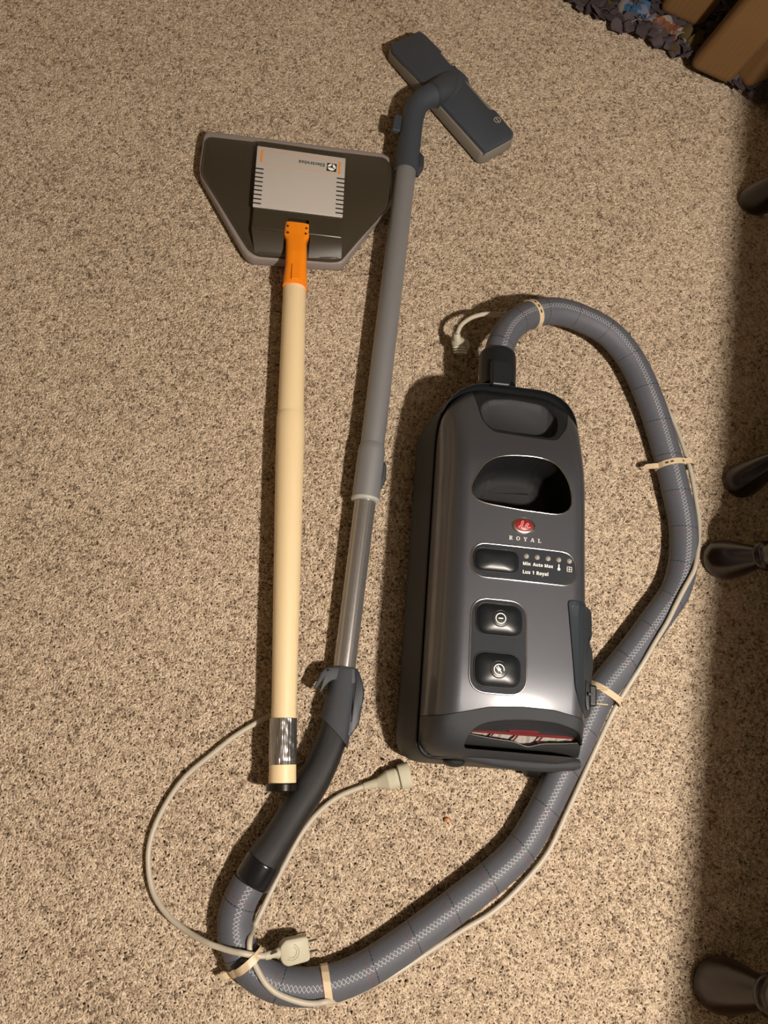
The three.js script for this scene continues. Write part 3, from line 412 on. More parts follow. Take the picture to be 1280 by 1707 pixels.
{
  const t = thing('electric_cord', 'beige cord looping left from the wand to a flat two-pin plug over the hose', 'cord', [-0.1698, 0, 0.138]);
  const pts = [[0.0031, 0.004, -0.0526], [-0.0087, 0.004, -0.0492], [-0.0212, 0.006, -0.0449], [-0.0628, 0.007, -0.021], [-0.0974, 0.007, 0.0064], [-0.1326, 0.007, 0.0378], [-0.1567, 0.007, 0.0761], [-0.1689, 0.007, 0.1091], [-0.1711, 0.007, 0.1371], [-0.1611, 0.009, 0.1776], [-0.1395, 0.016, 0.2044], [-0.1135, 0.026, 0.2212], [-0.0824, 0.045, 0.2331], [-0.0669, 0.05, 0.2372], [-0.0516, 0.0555, 0.2404], [-0.0395, 0.059, 0.242], [-0.0277, 0.0565, 0.2449], [-0.0158, 0.054, 0.2468], [-0.0076, 0.049, 0.2478]].map(V);
  part('cable', sweep(pts, () => 0.0037, { seg: 240, rad: 12 }), M.cord, t);
  const rel = part('strain_relief', sweep([V([-0.0121, 0.051, 0.2479]), V([-0.0024, 0.046, 0.2473]), V([0.0111, 0.038, 0.246])], (q) => [lerp(0.0046, 0.0066, q) * (Math.abs(q - 0.45) < 0.15 ? 0.8 : 1), lerp(0.0046, 0.0058, q)], { seg: 30, rad: 16 }), M.plug, t);
  { const p = [-0.001, 0.051, 0.2442]; const g = box(0.009, 0.003, 0.0025, 0, 0, 0, 0.0008); g.rotateY(0.3); g.translate(p[0], p[1], p[2]); part('slit', g, M.strapHole, rel); }
  const c = V([0.0245, 0.034, 0.2459]), f = V([0.0388, 0.028, 0.2442]).sub(V([0.0097, 0.033, 0.2485])).normalize();
  const bodyS = roundShape([[-0.0145, -0.019], [0.0145, -0.019], [0.0155, 0.012], [0.008, 0.019], [-0.008, 0.019], [-0.0155, 0.012]].map(([x, y]) => [x, -y]), 0.006); const bg = new THREE.ExtrudeGeometry(bodyS, { depth: 0.014, bevelEnabled: true, bevelThickness: 0.003, bevelSize: 0.003, bevelOffset: -0.003, bevelSegments: 4, curveSegments: 6 }); bg.translate(0, 0, -0.007); bg.rotateX(Math.PI / 2); 
  const body = part('plug_body', orient(toCreasedNormals(bg, 0.7), [c.x, c.y, c.z], [f.x, f.y, f.z]), M.plug, t);
  for (let i = 0; i < 2; i++) { const g = new THREE.TorusGeometry(0.0062 + i * 0.003, 0.0007, 6, 24, Math.PI * 1.1); g.rotateX(-Math.PI / 2); g.rotateY(2.4); g.translate(0, 0.0102, -0.004); part('grip_ridge', orient(g, [c.x, c.y, c.z], [f.x, f.y, f.z]), M.plug, body); }
  for (const s of [-1, 1]) { const g = box(0.0016, 0.0062, 0.013, s * 0.0062, 0, 0.0245, 0.0006); part('pin', orient(g, [c.x, c.y, c.z], [f.x, f.y, f.z]), S(0x40372e, 0.5, 0.6), t); }
}

// ------------------------------------------------------------------ straps round hose and cord
function strap(label, at, cordAt, tail, holes, width = 0.0095) {
  let bt = 0, bd = 1e9; const A = V(at); for (let i = 0; i <= 1600; i++) { const p = hoseCurve.getPointAt(i / 1600), d = p.distanceToSquared(A); if (d < bd) { bd = d; bt = i / 1600; } }
  const c = hoseCurve.getPointAt(bt), T = hoseCurve.getTangentAt(bt), side = T.clone().cross(new THREE.Vector3(0, 1, 0)).normalize(), up = side.clone().cross(T).normalize();
  const t = thing('cable_strap', label, 'strap', [c.x, 0, c.z], 0, 'straps round the hose');
  let ca = null, cd = 0; if (cordAt) { const d = V(cordAt).sub(c); ca = Math.atan2(d.dot(up), d.dot(side)); cd = Math.hypot(d.dot(up), d.dot(side)); }
  const R = (th) => { let r = HR + 0.0005; if (ca !== null) { const da = Math.atan2(Math.sin(th - ca), Math.cos(th - ca)); r = Math.max(r, (cd + 0.005) * Math.cos(da) + 0.0004, Math.abs(da) < 1 ? lerp(r, cd + 0.0055, Math.pow(Math.max(0, Math.cos(da * 1.5)), 2)) : r); } return r; };
  const skew = 0.08, pos = (th, k, off) => { const r = R(th) + off; return c.clone().addScaledVector(side, Math.cos(th) * r).addScaledVector(up, Math.sin(th) * r).addScaledVector(T, k * width + skew * 0.2 * Math.cos(th) * r); };
  const ringp = [[-0.5, 0], [-0.5, 0.0013], [0.5, 0.0013], [0.5, 0], [-0.5, 0]];
  const g = grid(64, 4, (u, v) => { const q = ringp[Math.round(v * 4)]; return pos(u * Math.PI * 2, q[0], q[1]); });
  const band = part('band', toCreasedNormals(g, 0.7), M.strap, t);
  for (const th of holes) { const p = pos(th, 0, 0.0012), nrm = side.clone().multiplyScalar(Math.cos(th)).addScaledVector(up, Math.sin(th)), tan = T.clone().cross(nrm); const m = new THREE.Matrix4().makeBasis(tan, nrm, tan.clone().cross(nrm)); m.setPosition(p); const h = box(0.0052, 0.0008, 0.0030, 0, 0, 0, 0.0003); h.applyMatrix4(m); part('slot', h, M.strapHole, band); }
  if (tail) {                                      // free end: root angle, tip point
    const root = pos(tail.th, 0, 0.0008), tip = V(tail.tip), w = T.clone().multiplyScalar(width * 0.46), mid = root.clone().lerp(tip, 0.5).add(new THREE.Vector3(0, tail.lift || 0, 0)); const cv = new THREE.QuadraticBezierCurve3(root, mid, tip);
    const gg = grid(24, 6, (u, v) => { const p = cv.getPoint(u), tg = cv.getTangent(u), b = w.clone().addScaledVector(tg, -w.dot(tg)), n = tg.clone().cross(b).normalize().multiplyScalar(0.0006); const k = u > 0.8 ? Math.sqrt(Math.max(0.02, 1 - Math.pow((u - 0.8) / 0.2, 2))) : 1; const prof = [[-1, 0], [-1, 1], [0, 1], [1, 1], [1, -1], [-1, -1], [-1, 0]][Math.round(v * 6)]; return p.addScaledVector(b, prof[0] * k).addScaledVector(n, prof[1]); });
    part('tail', toCreasedNormals(gg, 0.7), M.strap, t);
    for (const q of tail.holes || []) { const p = cv.getPoint(q), tg = cv.getTangent(q), b = w.clone().normalize(), n = tg.clone().cross(b).normalize(); const m = new THREE.Matrix4().makeBasis(tg, n, b); m.setPosition(p); const h = box(0.0055, 0.0016, 0.0030, 0, 0, 0, 0.0003); h.applyMatrix4(m); part('slot', h, M.strapHole, t); }
  }
}
strap('cream strap with a row of slots on the hose above its end connector', [0.3784, 0.083, -0.6794], null, { th: 0.2, tip: [0.3982, 0.06, -0.6655], lift: 0.004, holes: [] }, [1.15, 1.55, 1.95]);
strap('cream strap with a rounded free end on the right-hand run of the hose', [0.6197, 0.024, -0.4502], [0.6573, 0.018, -0.4478], { th: 0.25, tip: [0.5762, 0.02, -0.4465], lift: 0.003, holes: [] }, [0.9, 1.25, 2.2]);
strap('cream strap on the hose beside the brass prongs of the vacuum cleaner', [0.4684, 0.024, -0.0821], [0.4892, 0.036, -0.0694], null, [2.6]);
strap('cream strap on the hose bend under the crossing cord, its short end pointing left', [-0.0372, 0.024, 0.2594], [-0.0274, 0.056, 0.2503], { th: 3.3, tip: [-0.0684, 0.016, 0.2787], lift: 0.004 }, []);
strap('cream strap round the lowest run of the hose, below the flat plug', [0.0687, 0.024, 0.2885], [0.0692, 0.022, 0.308], null, [2.9]);

// ------------------------------------------------------------------ the canister vacuum cleaner
{
  const t = thing('canister_vacuum', 'silver-grey canister vacuum cleaner with dark base and two big black buttons', 'vacuum cleaner', [0.305, 0, -0.245], -4.5 * Math.PI / 180);
  const HW = 0.122, TB = -0.284, TF = 0.270, RB = 0.085, RF = 0.034;     // half width, rear and front end, corner radii
  // plan outline pushed inwards by d
  function outline(d, fk = 1, ext = 0) {      // fk eases the push at both ends, ext moves the ends out
    const w = Math.max(HW - d, 0), b = TB - ext + d * fk, f = TF + ext - d * fk, rb = Math.min(Math.max(RB - d, 0.002), Math.max(w, 0)), rf = Math.min(Math.max(RF - d, 0.002), Math.max(w, 0)), o = [];
    const arc = (cx, cz, r, a0, a1, n) => { for (let i = 0; i <= n; i++) { const a = lerp(a0, a1, i / n); o.push([cx + r * Math.cos(a), cz + r * Math.sin(a)]); } };
    const run = (x0, z0, x1, z1, n) => { for (let i = 1; i < n; i++) o.push([lerp(x0, x1, i / n), lerp(z0, z1, i / n)]); };
    const H = Math.PI / 2, NC = 9, NS = 26, NE = 9;
    arc(w - rf, f - rf, rf, 0, H, NC); run(w - rf, f, -(w - rf), f, NE); arc(-(w - rf), f - rf, rf, H, 2 * H, NC); run(-w, f - rf, -w, b + rb, NS);
    arc(-(w - rb), b + rb, rb, 2 * H, 3 * H, NC); run(-(w - rb), b, w - rb, b, NE); arc(w - rb, b + rb, rb, 3 * H, 4 * H, NC); run(w, b + rb, w, f - rf, NS);
    return o;
  }
  const TOP = 0.190, LOW = 0.098, D0 = 0.0150, RR = 0.036, EX = 2.2, EXT = 0.0078;
  const topScale = (z) => 1 - 0.27 * Math.pow(sstep(-0.10, -0.275, z), 1.2) * 1 - 0.10 * Math.pow(sstep(0.13, 0.275, z), 1.6);
  function inset(x, z) {                            // distance in from the plan outline
    const cz = (TB + TF) / 2, hz = (TF - TB) / 2 + EXT;
    if (z > cz) { const a = HW - Math.abs(x), b = hz - (z - cz), h = Math.max(0.036 - Math.abs(a - b), 0) / 0.036; return Math.min(a, b) - h * h * 0.036 / 4; }
    const qx = Math.abs(x) - HW + RB, qz = Math.abs(z - cz) - hz + RB; return -(Math.min(Math.max(qx, qz), 0) + Math.hypot(Math.max(qx, 0), Math.max(qz, 0)) - RB);
  }
  const rise = (d) => { const k = clamp((d - D0) / RR, 0, 1); return Math.pow(Math.max(0, 1 - Math.pow(1 - k, EX)), 1 / EX); };
  const topY = (x, z) => { const d = inset(x, z); return LOW + (TOP * topScale(z) - LOW) * rise(d) - 0.35 * x * x * sstep(0.02, 0.05, d); };
  function loft(rings, tubEnds) {                            // rings: [inset, height(x, z)] from the bottom up, closed at both ends
    const p = [], ix = []; let n = 0;
    for (const [d, y] of rings) { const o = tubEnds ? outline(d, d < 0.02 ? 0.5 : 1) : outline(d, 1, EXT); n = o.length; for (const [x, z] of o) p.push(x, typeof y === 'function' ? y(x, z) : y, z); }
    for (let k = 0; k + 1 < rings.length; k++) for (let i = 0; i < n; i++) { const a = k * n + i, b = k * n + (i + 1) % n, c = a + n, e = b + n; ix.push(a, c, b, b, c, e); }
    const g0 = new THREE.BufferGeometry(); g0.setAttribute('position', new THREE.Float32BufferAttribute(p, 3)); g0.setIndex(ix);
    const g = mergeVertices(g0, 1e-6); const id = g.index.array, keep = []; for (let i = 0; i < id.length; i += 3) if (id[i] !== id[i + 1] && id[i + 1] !== id[i + 2] && id[i] !== id[i + 2]) keep.push(id[i], id[i + 1], id[i + 2]);
    g.setIndex(keep); g.computeVertexNormals(); g.setAttribute('uv', new THREE.BufferAttribute(new Float32Array(g.attributes.position.count * 2), 2)); const q = g.attributes.position, u = g.attributes.uv; for (let i = 0; i < q.count; i++) u.setXY(i, q.getX(i) * 4, q.getZ(i) * 4 + q.getY(i)); return g;
  }
  // dark lower tub, its rim climbing at the rear
  const rim = (x, z) => 0.094 + 0.040 * sstep(-0.18, -0.272, z) + 0.02 * sstep(0.2, 0.26, z) * 0;
  const tub = loft([[HW, 0.030], [0.05, 0.030], [0.014, 0.014], [0.004, 0.016], [0.001, 0.024], [0, 0.040], [0.0030, (x, z) => rim(x, z) * 0.62], [0.0085, (x, z) => rim(x, z) * 0.88], [0.0105, (x, z) => rim(x, z) - 0.004], [0.0118, (x, z) => rim(x, z) - 0.001], [0.0132, rim], [0.0142, (x, z) => rim(x, z) - 0.001], [0.0147, (x, z) => rim(x, z) - 0.012], [0.03, 0.083], [HW, 0.083]], true);
  { const p = tub.attributes.position; for (let i = 0; i < p.count; i++) p.setX(i, p.getX(i) * (1 + 0.050 * (1 - sstep(0.03, 0.088, p.getY(i))))); tub.computeVertexNormals(); }
  part('lower_tub', tub, M.shell, t, 'dark lower tub');
  const rings = [[HW, 0.0845], [0.03, 0.0845], [0.0150, 0.0845], [0.0150, 0.092]]; for (let i = 1; i <= 14; i++) { const d = 0.0155 + (RR - 0.0005) * (1 - Math.cos(i / 14 * Math.PI / 2)); rings.push([d, topY]); } for (const d of [0.056, 0.061, 0.066, 0.071, 0.077, 0.083, 0.089, 0.095, 0.101, 0.107, 0.113, HW]) rings.push([d, topY]);
  const body = loft(rings);
  { const p = body.attributes.position, n = body.attributes.normal, e = 0.0012; for (let i = 0; i < p.count; i++) { const x = p.getX(i), z = p.getZ(i), y = p.getY(i); if (inset(x, z) > D0 + 0.004 && Math.abs(y - topY(x, z)) < 1e-5 && y > 0.1) { const v = new THREE.Vector3((topY(x - e, z) - topY(x + e, z)) / (2 * e), 1, (topY(x, z - e) - topY(x, z + e)) / (2 * e)).normalize(); n.setXYZ(i, v.x, v.y, v.z); } } }
  const ev = new Evaluator(); ev.attributes = ['position', 'normal', 'uv']; ev.useGroups = true;
  const brush = (g, m) => { const b = new Brush(g, m); b.updateMatrixWorld(); return b; };
  const plan = (pts, y0, y1, r, bevel = 0) => { const s = roundShape(pts.map(([x, z]) => [x, -z]), r); const g = new THREE.ExtrudeGeometry(s, { depth: y1 - y0 - bevel, bevelEnabled: bevel > 0, bevelThickness: bevel, bevelSize: bevel * 0.8, bevelOffset: -bevel * 0.8, bevelSegments: 6, curveSegments: 10 }); g.rotateX(-Math.PI / 2); g.translate(0, y0 + bevel, 0); return toCreasedNormals(g, 0.8); };
  function pieces(b) {                              // one geometry per material of a boolean's result
    const g = b.geometry, out = new Map(), mats = Array.isArray(b.material) ? b.material : [b.material]; const src = g.index ? g.toNonIndexed() : g; const groups = g.groups.length ? g.groups : [{ start: 0, count: src.attributes.position.count, materialIndex: 0 }];
    for (const gr of groups) { const m = mats[gr.materialIndex], q = new THREE.BufferGeometry(); for (const k of ['position', 'normal', 'uv']) { const a = src.attributes[k], n = a.itemSize; q.setAttribute(k, new THREE.BufferAttribute(a.array.slice(gr.start * n, (gr.start + gr.count) * n), n)); } if (gr.count) out.has(m) ? out.get(m).push(q) : out.set(m, [q]); }
    return out;
  }
  let hull = brush(body, M.silver);
  const cut = (a, g, m, op = SUBTRACTION) => ev.evaluate(a, brush(g, m), op);
  // carrying recess
  const loop = (pts, n = 40) => new THREE.CatmullRomCurve3(pts.map(([x, z]) => new THREE.Vector3(x, 0, z)), true, 'centripetal').getSpacedPoints(n).slice(0, n).map((p) => [p.x, p.z]);
  const grab = loop([[-0.0715, -0.088], [-0.066, -0.106], [-0.053, -0.127], [-0.036, -0.139], [-0.008, -0.1455], [0.032, -0.1455], [0.050, -0.137], [0.063, -0.118], [0.0695, -0.095], [0.0680, -0.076], [0.056, -0.0660], [0.02, -0.0642], [-0.02, -0.0658], [-0.057, -0.0705], [-0.068, -0.077]]);
  hull = cut(hull, plan(grab, 0.104, 0.26, 0.002, 0.03), M.liner);
  // pocket of the rear panel
  const rearPanel = [[-0.064, -0.3200], [-0.062, -0.2550], [-0.053, -0.2050], [-0.040, -0.1845], [0.010, -0.1815], [0.054, -0.1820], [0.073, -0.2100], [0.086, -0.2600], [0.090, -0.3200]];
  const rearPocket = [[-0.056, -0.2320], [-0.051, -0.2020], [-0.038, -0.1875], [0.010, -0.1845], [0.050, -0.1855], [0.060, -0.2050], [0.062, -0.2320], [0.044, -0.2510], [-0.006, -0.2555], [-0.042, -0.2480]];
  hull = cut(hull, plan(rearPocket, 0.136, 0.26, 0.012, 0.012), M.pocket);
  // mouth of the exhaust at the front
  const mouth = [[-0.0605, 0.2485], [-0.0595, 0.236], [-0.052, 0.2235], [-0.038, 0.2155], [-0.018, 0.2110], [0.018, 0.2075], [0.055, 0.2085], [0.085, 0.2165], [0.101, 0.232], [0.1025, 0.2485]];
  hull = cut(hull, plan(mouth, 0.105, 0.26, 0.008, 0), M.black);
  // cord bay on the right-hand side
    const frontCut = [[-0.14, 0.206], [-0.09, 0.2055], [-0.070, 0.2005], [-0.035, 0.1915], [0.010, 0.1875], [0.05, 0.1885], [0.085, 0.195], [0.112, 0.204], [0.14, 0.207], [0.14, 0.3], [-0.14, 0.3]];
  for (const p of frontCut) if (p[1] < 0.29) p[1] += 0.006;
  const grow = (pts, e) => pts.map(([x, z]) => [x, z < 0.29 ? z - e : z]);
  const front = cut(hull, plan(frontCut, 0.03, 0.3, 0.004), M.front, INTERSECTION);
  let mid = cut(hull, plan(grow(frontCut, 0.0008), 0.03, 0.3, 0.004), M.silver);
  const rear = cut(mid, plan(rearPanel, 0.03, 0.3, 0.010), M.navyDark, INTERSECTION);
  mid = cut(mid, plan(rearPanel.map(([x, z]) => [x * 1.008, z > -0.29 ? z + 0.0006 : z]), 0.03, 0.3, 0.010), M.silver);
  const pm = pieces(mid), cover = part('upper_cover', pm.get(M.silver), M.silver, t, 'metallic grey upper cover');
  const pr = pieces(rear), rearPart = part('rear_panel', [...(pr.get(M.silver) || []), ...(pr.get(M.navyDark) || [])], M.navyDark, t, 'dark rear panel');
  if (pr.get(M.pocket)) part('pocket', pr.get(M.pocket), M.pocket, rearPart, 'grey pocket');
  if (pm.get(M.pocket)) part('pocket_edge', pm.get(M.pocket), M.pocket, cover);
  part('carrying_recess', pm.get(M.liner), M.liner, cover, 'glossy black carrying recess');
  const pf = pieces(front), frontPart = part('front_cover', [...(pf.get(M.silver) || []), ...(pf.get(M.front) || [])], M.front, t, 'dark grey front cover');
  part('exhaust_mouth', pf.get(M.black), M.black, frontPart);
  // rims and panels follow the cover's top
  const rimTube = (pts, r, y = 0, cr = 0.016) => { const s = roundShape(pts, cr), q = s.getSpacedPoints(160); const c = new THREE.CatmullRomCurve3(q.slice(0, -1).map((p) => new THREE.Vector3(p.x, topY(p.x, p.y) + y, p.y)), true); return new THREE.TubeGeometry(c, 240, r, 8, true); };
  part('recess_rim', rimTube(grab, 0.0011, -0.0002, 0.002), M.chrome, cover, 'bright recess rim');
  const drape = (g, y) => { const p = g.attributes.position; for (let i = 0; i < p.count; i++) p.setY(i, p.getY(i) + topY(p.getX(i), p.getZ(i)) + y); return g; };
  const dense = (pts, cr, y0, y1, bevel) => { const s = roundShape(pts, cr).getSpacedPoints(96).slice(0, -1).map((p) => [p.x, p.y]); let cx = 0, cz = 0; for (const p of s) { cx += p[0] / s.length; cz += p[1] / s.length; } const prof = [[0, y0], [0, y1 - bevel], [0.25 * bevel, y1 - 0.3 * bevel], [bevel, y1]]; const R = prof.length + 7; return toCreasedNormals(drape(grid(R - 1, s.length, (u, v) => { const k = Math.round(u * (R - 1)), q = s[Math.round(v * s.length) % s.length]; const L = Math.hypot(q[0] - cx, q[1] - cz); const f = k < prof.length ? 1 - prof[k][0] / L : (1 - bevel / L) * (1 - (k - prof.length + 1) / 7); return new THREE.Vector3(cx + (q[0] - cx) * f, k < prof.length ? prof[k][1] : y1, cz + (q[1] - cz) * f); }), 0), 0.6); };
  const panelPts = [[-0.0675, -0.0125], [0.0745, -0.0125], [0.0770, 0.0335], [-0.0675, 0.0335]];
  const cp = part('control_panel', dense(panelPts, 0.022, -0.003, 0.0009, 0.0004), M.navy, cover, 'dark control panel');
  part('panel_rim', rimTube(panelPts, 0.0012, 0.0004, 0.022), M.chrome, cp, 'bright panel rim');
  const puff = (pts, cr, hgt) => { const s = roundShape(pts, cr).getSpacedPoints(72).slice(0, -1).map((p) => [p.x, p.y]); let cx = 0, cz = 0; for (const p of s) { cx += p[0] / s.length; cz += p[1] / s.length; } const N = 12; return drape(grid(N, s.length, (u, v) => { const q = s[Math.round(v * s.length) % s.length], f = 1 - Math.max(0, u - 1 / N) / (1 - 1 / N), e = 1 - f; return new THREE.Vector3(cx + (q[0] - cx) * f, u === 0 ? -0.002 : 0.0010 + (hgt - 0.001) * Math.pow(1 - Math.pow(1 - e, 2.4), 1 / 1.6), cz + (q[1] - cz) * f); }), 0.0006); };
  const gap = (pts, cr) => rimTube(pts, 0.0009, 0.0012, cr);
  const sl = [[-0.0635, -0.0065], [-0.0045, -0.0065], [-0.0040, 0.0255], [-0.0630, 0.0255]];
  const sb = part('power_switch', puff(sl, 0.013, 0.0062), M.button, cp, 'black domed switch'); part('gap', gap(sl, 0.013), M.black, sb);
  for (let i = 0; i < 5; i++) { const x = 0.0066 + i * 0.01485, z = -0.0008; const g = lathe([[0.0001, 0.0026], [0.0018, 0.0020], [0.0030, 0.0002], [0.0036, -0.0004]], 16); g.translate(x, topY(x, z) + 0.0012, z); part('indicator_light', g, S(0xa8a29a, 0.35, 0.2), cp); }
  const put = (g, x, z, y = 0.0009) => flat(g, x, topY(x, z) + y, z);
  part('lettering', [put(text('Min', 'sans', 0.0043, 0.0003), 0.0072, 0.0095), put(text('Auto', 'sans', 0.0043, 0.0003), 0.0226, 0.0095), put(text('Max', 'sans', 0.0043, 0.0003), 0.0374, 0.0095), put(text('Lux 1 Royal', 'sans', 0.0046, 0.0003), 0.0195, 0.0208)], M.white, cp);
  { const gs = []; const th = new THREE.CapsuleGeometry(0.0009, 0.005, 3, 8); th.rotateX(Math.PI / 2); th.scale(1, 0.15, 1); gs.push(put(th, 0.0515, 0.0085)); const bl = lathe([[0.0001, 0.0004], [0.002, 0.0002], [0.002, 0]], 14); gs.push(put(bl, 0.0515, 0.0120));
    const x = 0.0662, z = 0.0105, k = 0.0032; for (const o of [-1, 0, 1]) { gs.push(put(box(k * 2, 0.0003, 0.0006, 0, 0, 0, 0.0001), x, z + o * k)); gs.push(put(box(0.0006, 0.0003, k * 2, 0, 0, 0, 0.0001), x + o * k, z)); } part('symbol', gs, M.white, cp); }
  part('nameplate_lettering', put(text('ROYAL', 'serif', 0.0052, 0.0008, 0.0046), 0.0045, -0.0240, -0.0002), S(0xd8d6d2, 0.45), cover);
  // red oval badge in its bright seat
  { const cx = 0.0018, cz = -0.0425; const dome = (a, b, h, e = 2) => { const g = grid(10, 40, (u, v) => { const q = v * Math.PI * 2, f = 1 - u; return new THREE.Vector3(cx + Math.cos(q) * a * f, h * Math.pow(1 - Math.pow(f, e), 1 / e) - 0.0008, cz + Math.sin(q) * b * f); }); return drape(g, 0.0006); };
    const seat = part('badge', dome(0.0172, 0.0122, 0.0028, 3), M.chrome, cover, 'oval badge'); part('badge_face', dome(0.0142, 0.0096, 0.0046), M.red, seat, 'red enamel face');
    const sw = (pts) => sweep(pts.map(([x, z]) => new THREE.Vector3(cx + x, topY(cx + x, cz + z) + 0.0046 - 14 * (x * x + 1.6 * z * z), cz + z)), () => [0.00055, 0.0004], { seg: 24, rad: 6 });
    part('badge_mark', [sw([[-0.008, 0.004], [-0.005, 0.001], [-0.003, -0.005], [-0.001, -0.0055], [-0.003, 0.001], [-0.004, 0.004], [0, 0.0045]]), sw([[0.001, 0.003], [0.0025, -0.001], [0.005, -0.003], [0.006, -0.001], [0.003, 0.001], [0.006, 0.003], [0.009, 0.002]])], S(0xd9a0a0, 0.4), seat); }
  const bpPts = [[-0.0645, 0.0615], [0.0080, 0.0615], [0.0110, 0.1805], [-0.0630, 0.1805]];
  const bp = part('button_panel', dense(bpPts, 0.024, -0.003, 0.0009, 0.0004), M.navy, cover, 'dark button panel');
  part('panel_rim', rimTube(bpPts, 0.0012, 0.0004, 0.024), M.chrome, bp, 'bright panel rim');
  const bt = (z0, z1) => [[-0.0585, z0], [0.0015, z0], [0.0035, z1], [-0.0570, z1]];
  for (const [z0, z1, kind] of [[0.0660, 0.1080, 0], [0.1300, 0.1730, 1]]) {
    const pts = bt(z0, z1), b = part('push_button', puff(pts, 0.016, 0.0085), M.button, bp, kind ? 'black cord-rewind button' : 'black on-off button'); part('gap', gap(pts, 0.016), M.black, b);
    const x = kind ? -0.0275 : -0.0275, z = (z0 + z1) / 2, y = topY(x, z) + 0.0085; 
    part('ring', flat(new THREE.TorusGeometry(0.0105, 0.0008, 8, 40).rotateX(Math.PI / 2), x, y - 0.0003, z), M.button, b);
    const sym = []; sym.push(flat(new THREE.TorusGeometry(0.0064, 0.00075, 6, 40, kind ? Math.PI * 1.72 : Math.PI * 2).rotateX(Math.PI / 2).rotateY(kind ? -1.1 : 0), x, y + 0.0004, z));
    if (!kind) sym.push(flat(box(0.0062, 0.0006, 0.0014, 0, 0, 0, 0.0002), x, y + 0.0007, z)); else for (const [w, d, ox, oz] of [[0.0042, 0.0036, 0, 0], [0.0012, 0.003, -0.0012, -0.003], [0.0012, 0.003, 0.0012, -0.003], [0.0012, 0.004, 0, 0.0032]]) { const g = box(w, 0.0006, d, ox, 0, oz, 0.0002); g.rotateY(0.7); sym.push(flat(g, x, y + 0.0007, z)); }
    part('symbol', sym, M.white, b);
  }
  // inside the exhaust mouth: sloping hood, red filter frame, pale filter, dark flap
  { const arch = [[-0.0588, 0.2355], [-0.0515, 0.2240], [-0.038, 0.2162], [-0.018, 0.2117], [0.018, 0.2083], [0.055, 0.2093], [0.085, 0.2172], [0.100, 0.232]]; const ac = new THREE.CatmullRomCurve3(arch.map(([x, z]) => new THREE.Vector3(x, Math.min(topY(x, z) - 0.002, 0.19), z)));
    const bar = (u) => new THREE.Vector3(lerp(-0.058, 0.0995, u), 0.136, lerp(0.2255, 0.2235, u));
    const bulge = (v) => v;
    part('mouth_hood', grid(30, 8, (u, v) => { const a = ac.getPoint(u), b = bar(u); return a.lerp(b, v).add(new THREE.Vector3(0, -0.006 * Math.sin(v * Math.PI), 0)); }), S(0x34373b, 0.5, 0, { side: THREE.DoubleSide }), frontPart);
    part('mouth_rim', new THREE.TubeGeometry(ac, 60, 0.0013, 8, false), M.shell, frontPart);
    const fr = part('filter_frame', [box(0.150, 0.004, 0.0038, -0.004, 0, 0, 0.001), box(0.042, 0.005, 0.0046, 0.001, 0.0035, -0.0036, 0.0015)].map((g) => { g.rotateY(0.0135); g.translate(0.0222, 0.138, 0.2245); return g; }), M.redFrame, frontPart, 'red filter frame');
    for (const x of [-0.019, 0.0135, 0.046]) { const g = box(0.0018, 0.003, 0.015, 0, 0, 0, 0.0007); g.rotateY(-0.7); g.translate(x, 0.1365, 0.2305); part('rib', g, M.redFrame, fr); }
    part('filter', grid(120, 2, (u, v) => new THREE.Vector3(lerp(-0.044, 0.094, u), 0.1305 + 0.0012 * Math.sin(u * 46) + 0.0006 * Math.sin(u * 113) - v * 0.003, lerp(0.2260, 0.2240, u) + v * 0.0135)), S(0x958d85, 0.95, 0, { side: THREE.DoubleSide }), frontPart, 'pale pleated filter');
    const edge = (u) => 0.2285 + 0.0005 * u + 0.0060 * Math.pow(Math.sin(Math.PI * u), 0.8) + 0.0048 * Math.exp(-Math.pow((u - 0.55) / 0.085, 2));
    part('flap', [grid(60, 6, (u, v) => new THREE.Vector3(lerp(-0.058, 0.1005, u), 0.141 - 0.010 * v * v, lerp(edge(u), 0.2482, v))), grid(60, 2, (u, v) => new THREE.Vector3(lerp(-0.058, 0.1005, u), 0.141 - 0.006 * v, edge(u)))], S(0x060607, 0.8, 0, { side: THREE.DoubleSide }), frontPart, 'black flap with a wavy edge');
    part('flap_bead', sweep(Array.from({ length: 24 }, (_, i) => new THREE.Vector3(lerp(-0.057, 0.0995, i / 23), 0.1412, edge(i / 23))), () => 0.0009, { seg: 80, rad: 8 }), S(0x2a2d30, 0.3), frontPart);
  }
  // front lip, bumps and castor
  part('front_lip', sweep([new THREE.Vector3(-0.054, 0.128, 0.2545), new THREE.Vector3(0, 0.130, 0.2600), new THREE.Vector3(0.05, 0.130, 0.2605), new THREE.Vector3(0.103, 0.128, 0.2555)], steps([[0, 0.006], [0.05, 0.0085], [0.95, 0.0085], [1, 0.006]]), { seg: 40, rad: 20 }), M.front, frontPart);
  part('corner_bump', (() => { const g = new THREE.SphereGeometry(0.012, 20, 14); g.scale(1.2, 1.6, 0.6); g.translate(-0.057, 0.095, 0.2655); return g; })(), M.shell, t);
  part('castor', (() => { const g = lathe([[0.001, -0.011], [0.019, -0.011], [0.022, -0.008], [0.022, 0.008], [0.019, 0.011], [0.001, 0.011]], 28); g.rotateZ(Math.PI / 2); g.translate(0.072, 0.0235, 0.256); return g; })(), M.black, t, 'black front castor');
  for (const s of [-1, 1]) part('wheel', (() => { const g = lathe([[0.001, -0.010], [0.024, -0.010], [0.027, -0.006], [0.027, 0.006], [0.024, 0.010], [0.001, 0.010]], 28); g.rotateZ(Math.PI / 2); g.translate(s * 0.098, 0.0285, -0.15); return g; })(), M.black, t);
  // side panel with the cord and its two prongs
  const sideTop = (x, z) => topY(Math.min(x, 0.112), z);
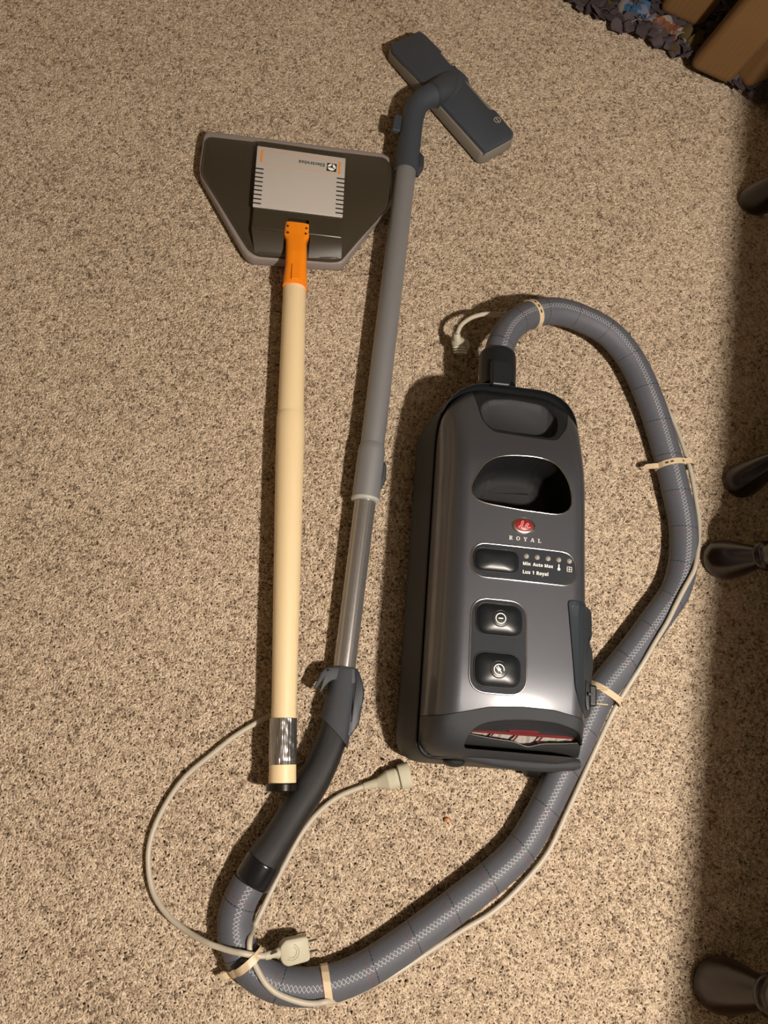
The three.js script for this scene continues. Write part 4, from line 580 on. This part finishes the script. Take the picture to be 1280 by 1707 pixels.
  const sideY = (x, z) => x < 0.100 ? topY(x, z) : topY(0.100, z) - (x - 0.100) * 1.5;
  const sp = part('cord_panel', (() => { const pts = roundShape([[0.064, 0.052], [0.121, 0.050], [0.1225, 0.086], [0.1145, 0.089], [0.1145, 0.100], [0.124, 0.104], [0.126, 0.128], [0.121, 0.142], [0.119, 0.190], [0.106, 0.199], [0.086, 0.190], [0.075, 0.165]], 0.006).getSpacedPoints(150).slice(0, -1).map((p) => [p.x, p.y]); const cx = 0.099, cz = 0.125, K = 14; const lv = [-0.012, 0.0012, 0.0020]; return toCreasedNormals(grid(K + 2, pts.length, (u, v) => { const k = Math.round(u * (K + 2)), q = pts[Math.round(v * pts.length) % pts.length]; const f = k < 2 ? 1 : 0.985 * (1 - (k - 2) / K) ; const x = cx + (q[0] - cx) * f, z = cz + (q[1] - cz) * f; const rim = k >= 2 ? sstep(0.97, 0.8, f) : 0; return new THREE.Vector3(x, sideY(x, z) + (k === 0 ? -0.03 : k === 1 ? 0.0014 : 0.0022 - 0.0018 * rim), z); }), 0.7); })(), S(0x262d34, 0.5), t, 'dark side panel');
  part('cord_bay', (() => { const g = prism([[0.0985, 0.150], [0.113, 0.150], [0.1135, 0.186], [0.107, 0.188], [0.1005, 0.178]], 0, 0.004, { bevel: 0.0008, r: 0.003 }), p = g.attributes.position; for (let i = 0; i < p.count; i++) p.setY(i, p.getY(i) + sideY(p.getX(i), p.getZ(i)) - 0.001); return g; })(), M.black, sp);
  part('plug_head', [box(0.011, 0.016, 0.028, 0.1175, 0.134, 0.167, 0.003), box(0.006, 0.010, 0.004, 0.107, 0.153, 0.167, 0.001)], M.navyDark, sp);
  for (const z of [0.157, 0.177]) part('prong', box(0.020, 0.0050, 0.0018, 0.1290, 0.137, z, 0.0005), S(0xa08e6a, 0.4, 0.8), sp, 'brass prong');
}

// ------------------------------------------------------------------ crumbs
{
  const crumb = (label, p, mat, k) => { const g = new THREE.IcosahedronGeometry(k, 1); const a = g.attributes.position; for (let i = 0; i < a.count; i++) { const n = 1 + 0.3 * noise.noise(a.getX(i) * 700, a.getY(i) * 700, a.getZ(i) * 700); a.setXYZ(i, a.getX(i) * n * 1.3, a.getY(i) * n * 0.8, a.getZ(i) * n); } g.computeVertexNormals(); const m = shade(new THREE.Mesh(g, mat)); m.name = numbered('crumb'); m.position.set(p[0], k * 0.6, p[2]); m.userData = { label, category: 'crumb' }; scene.add(m); };
  crumb('small shiny amber crumb on the carpet below the front of the vacuum cleaner', [0.2361, 0.002, 0.0949], P(0xb4743a, 0.3, 0, { clearcoat: 0.6 }), 0.0036);
  crumb('tiny black speck on the carpet left of the front corner of the vacuum cleaner', [0.1441, 0.002, 0.0131], S(0x0c0a0a, 0.6), 0.0018);
  crumb('tiny black speck on the carpet inside the bend of the small round plug', [0.2722, 0.002, -0.6987], S(0x0c0a0a, 0.6), 0.0018);
}
renderer.render(scene, camera);
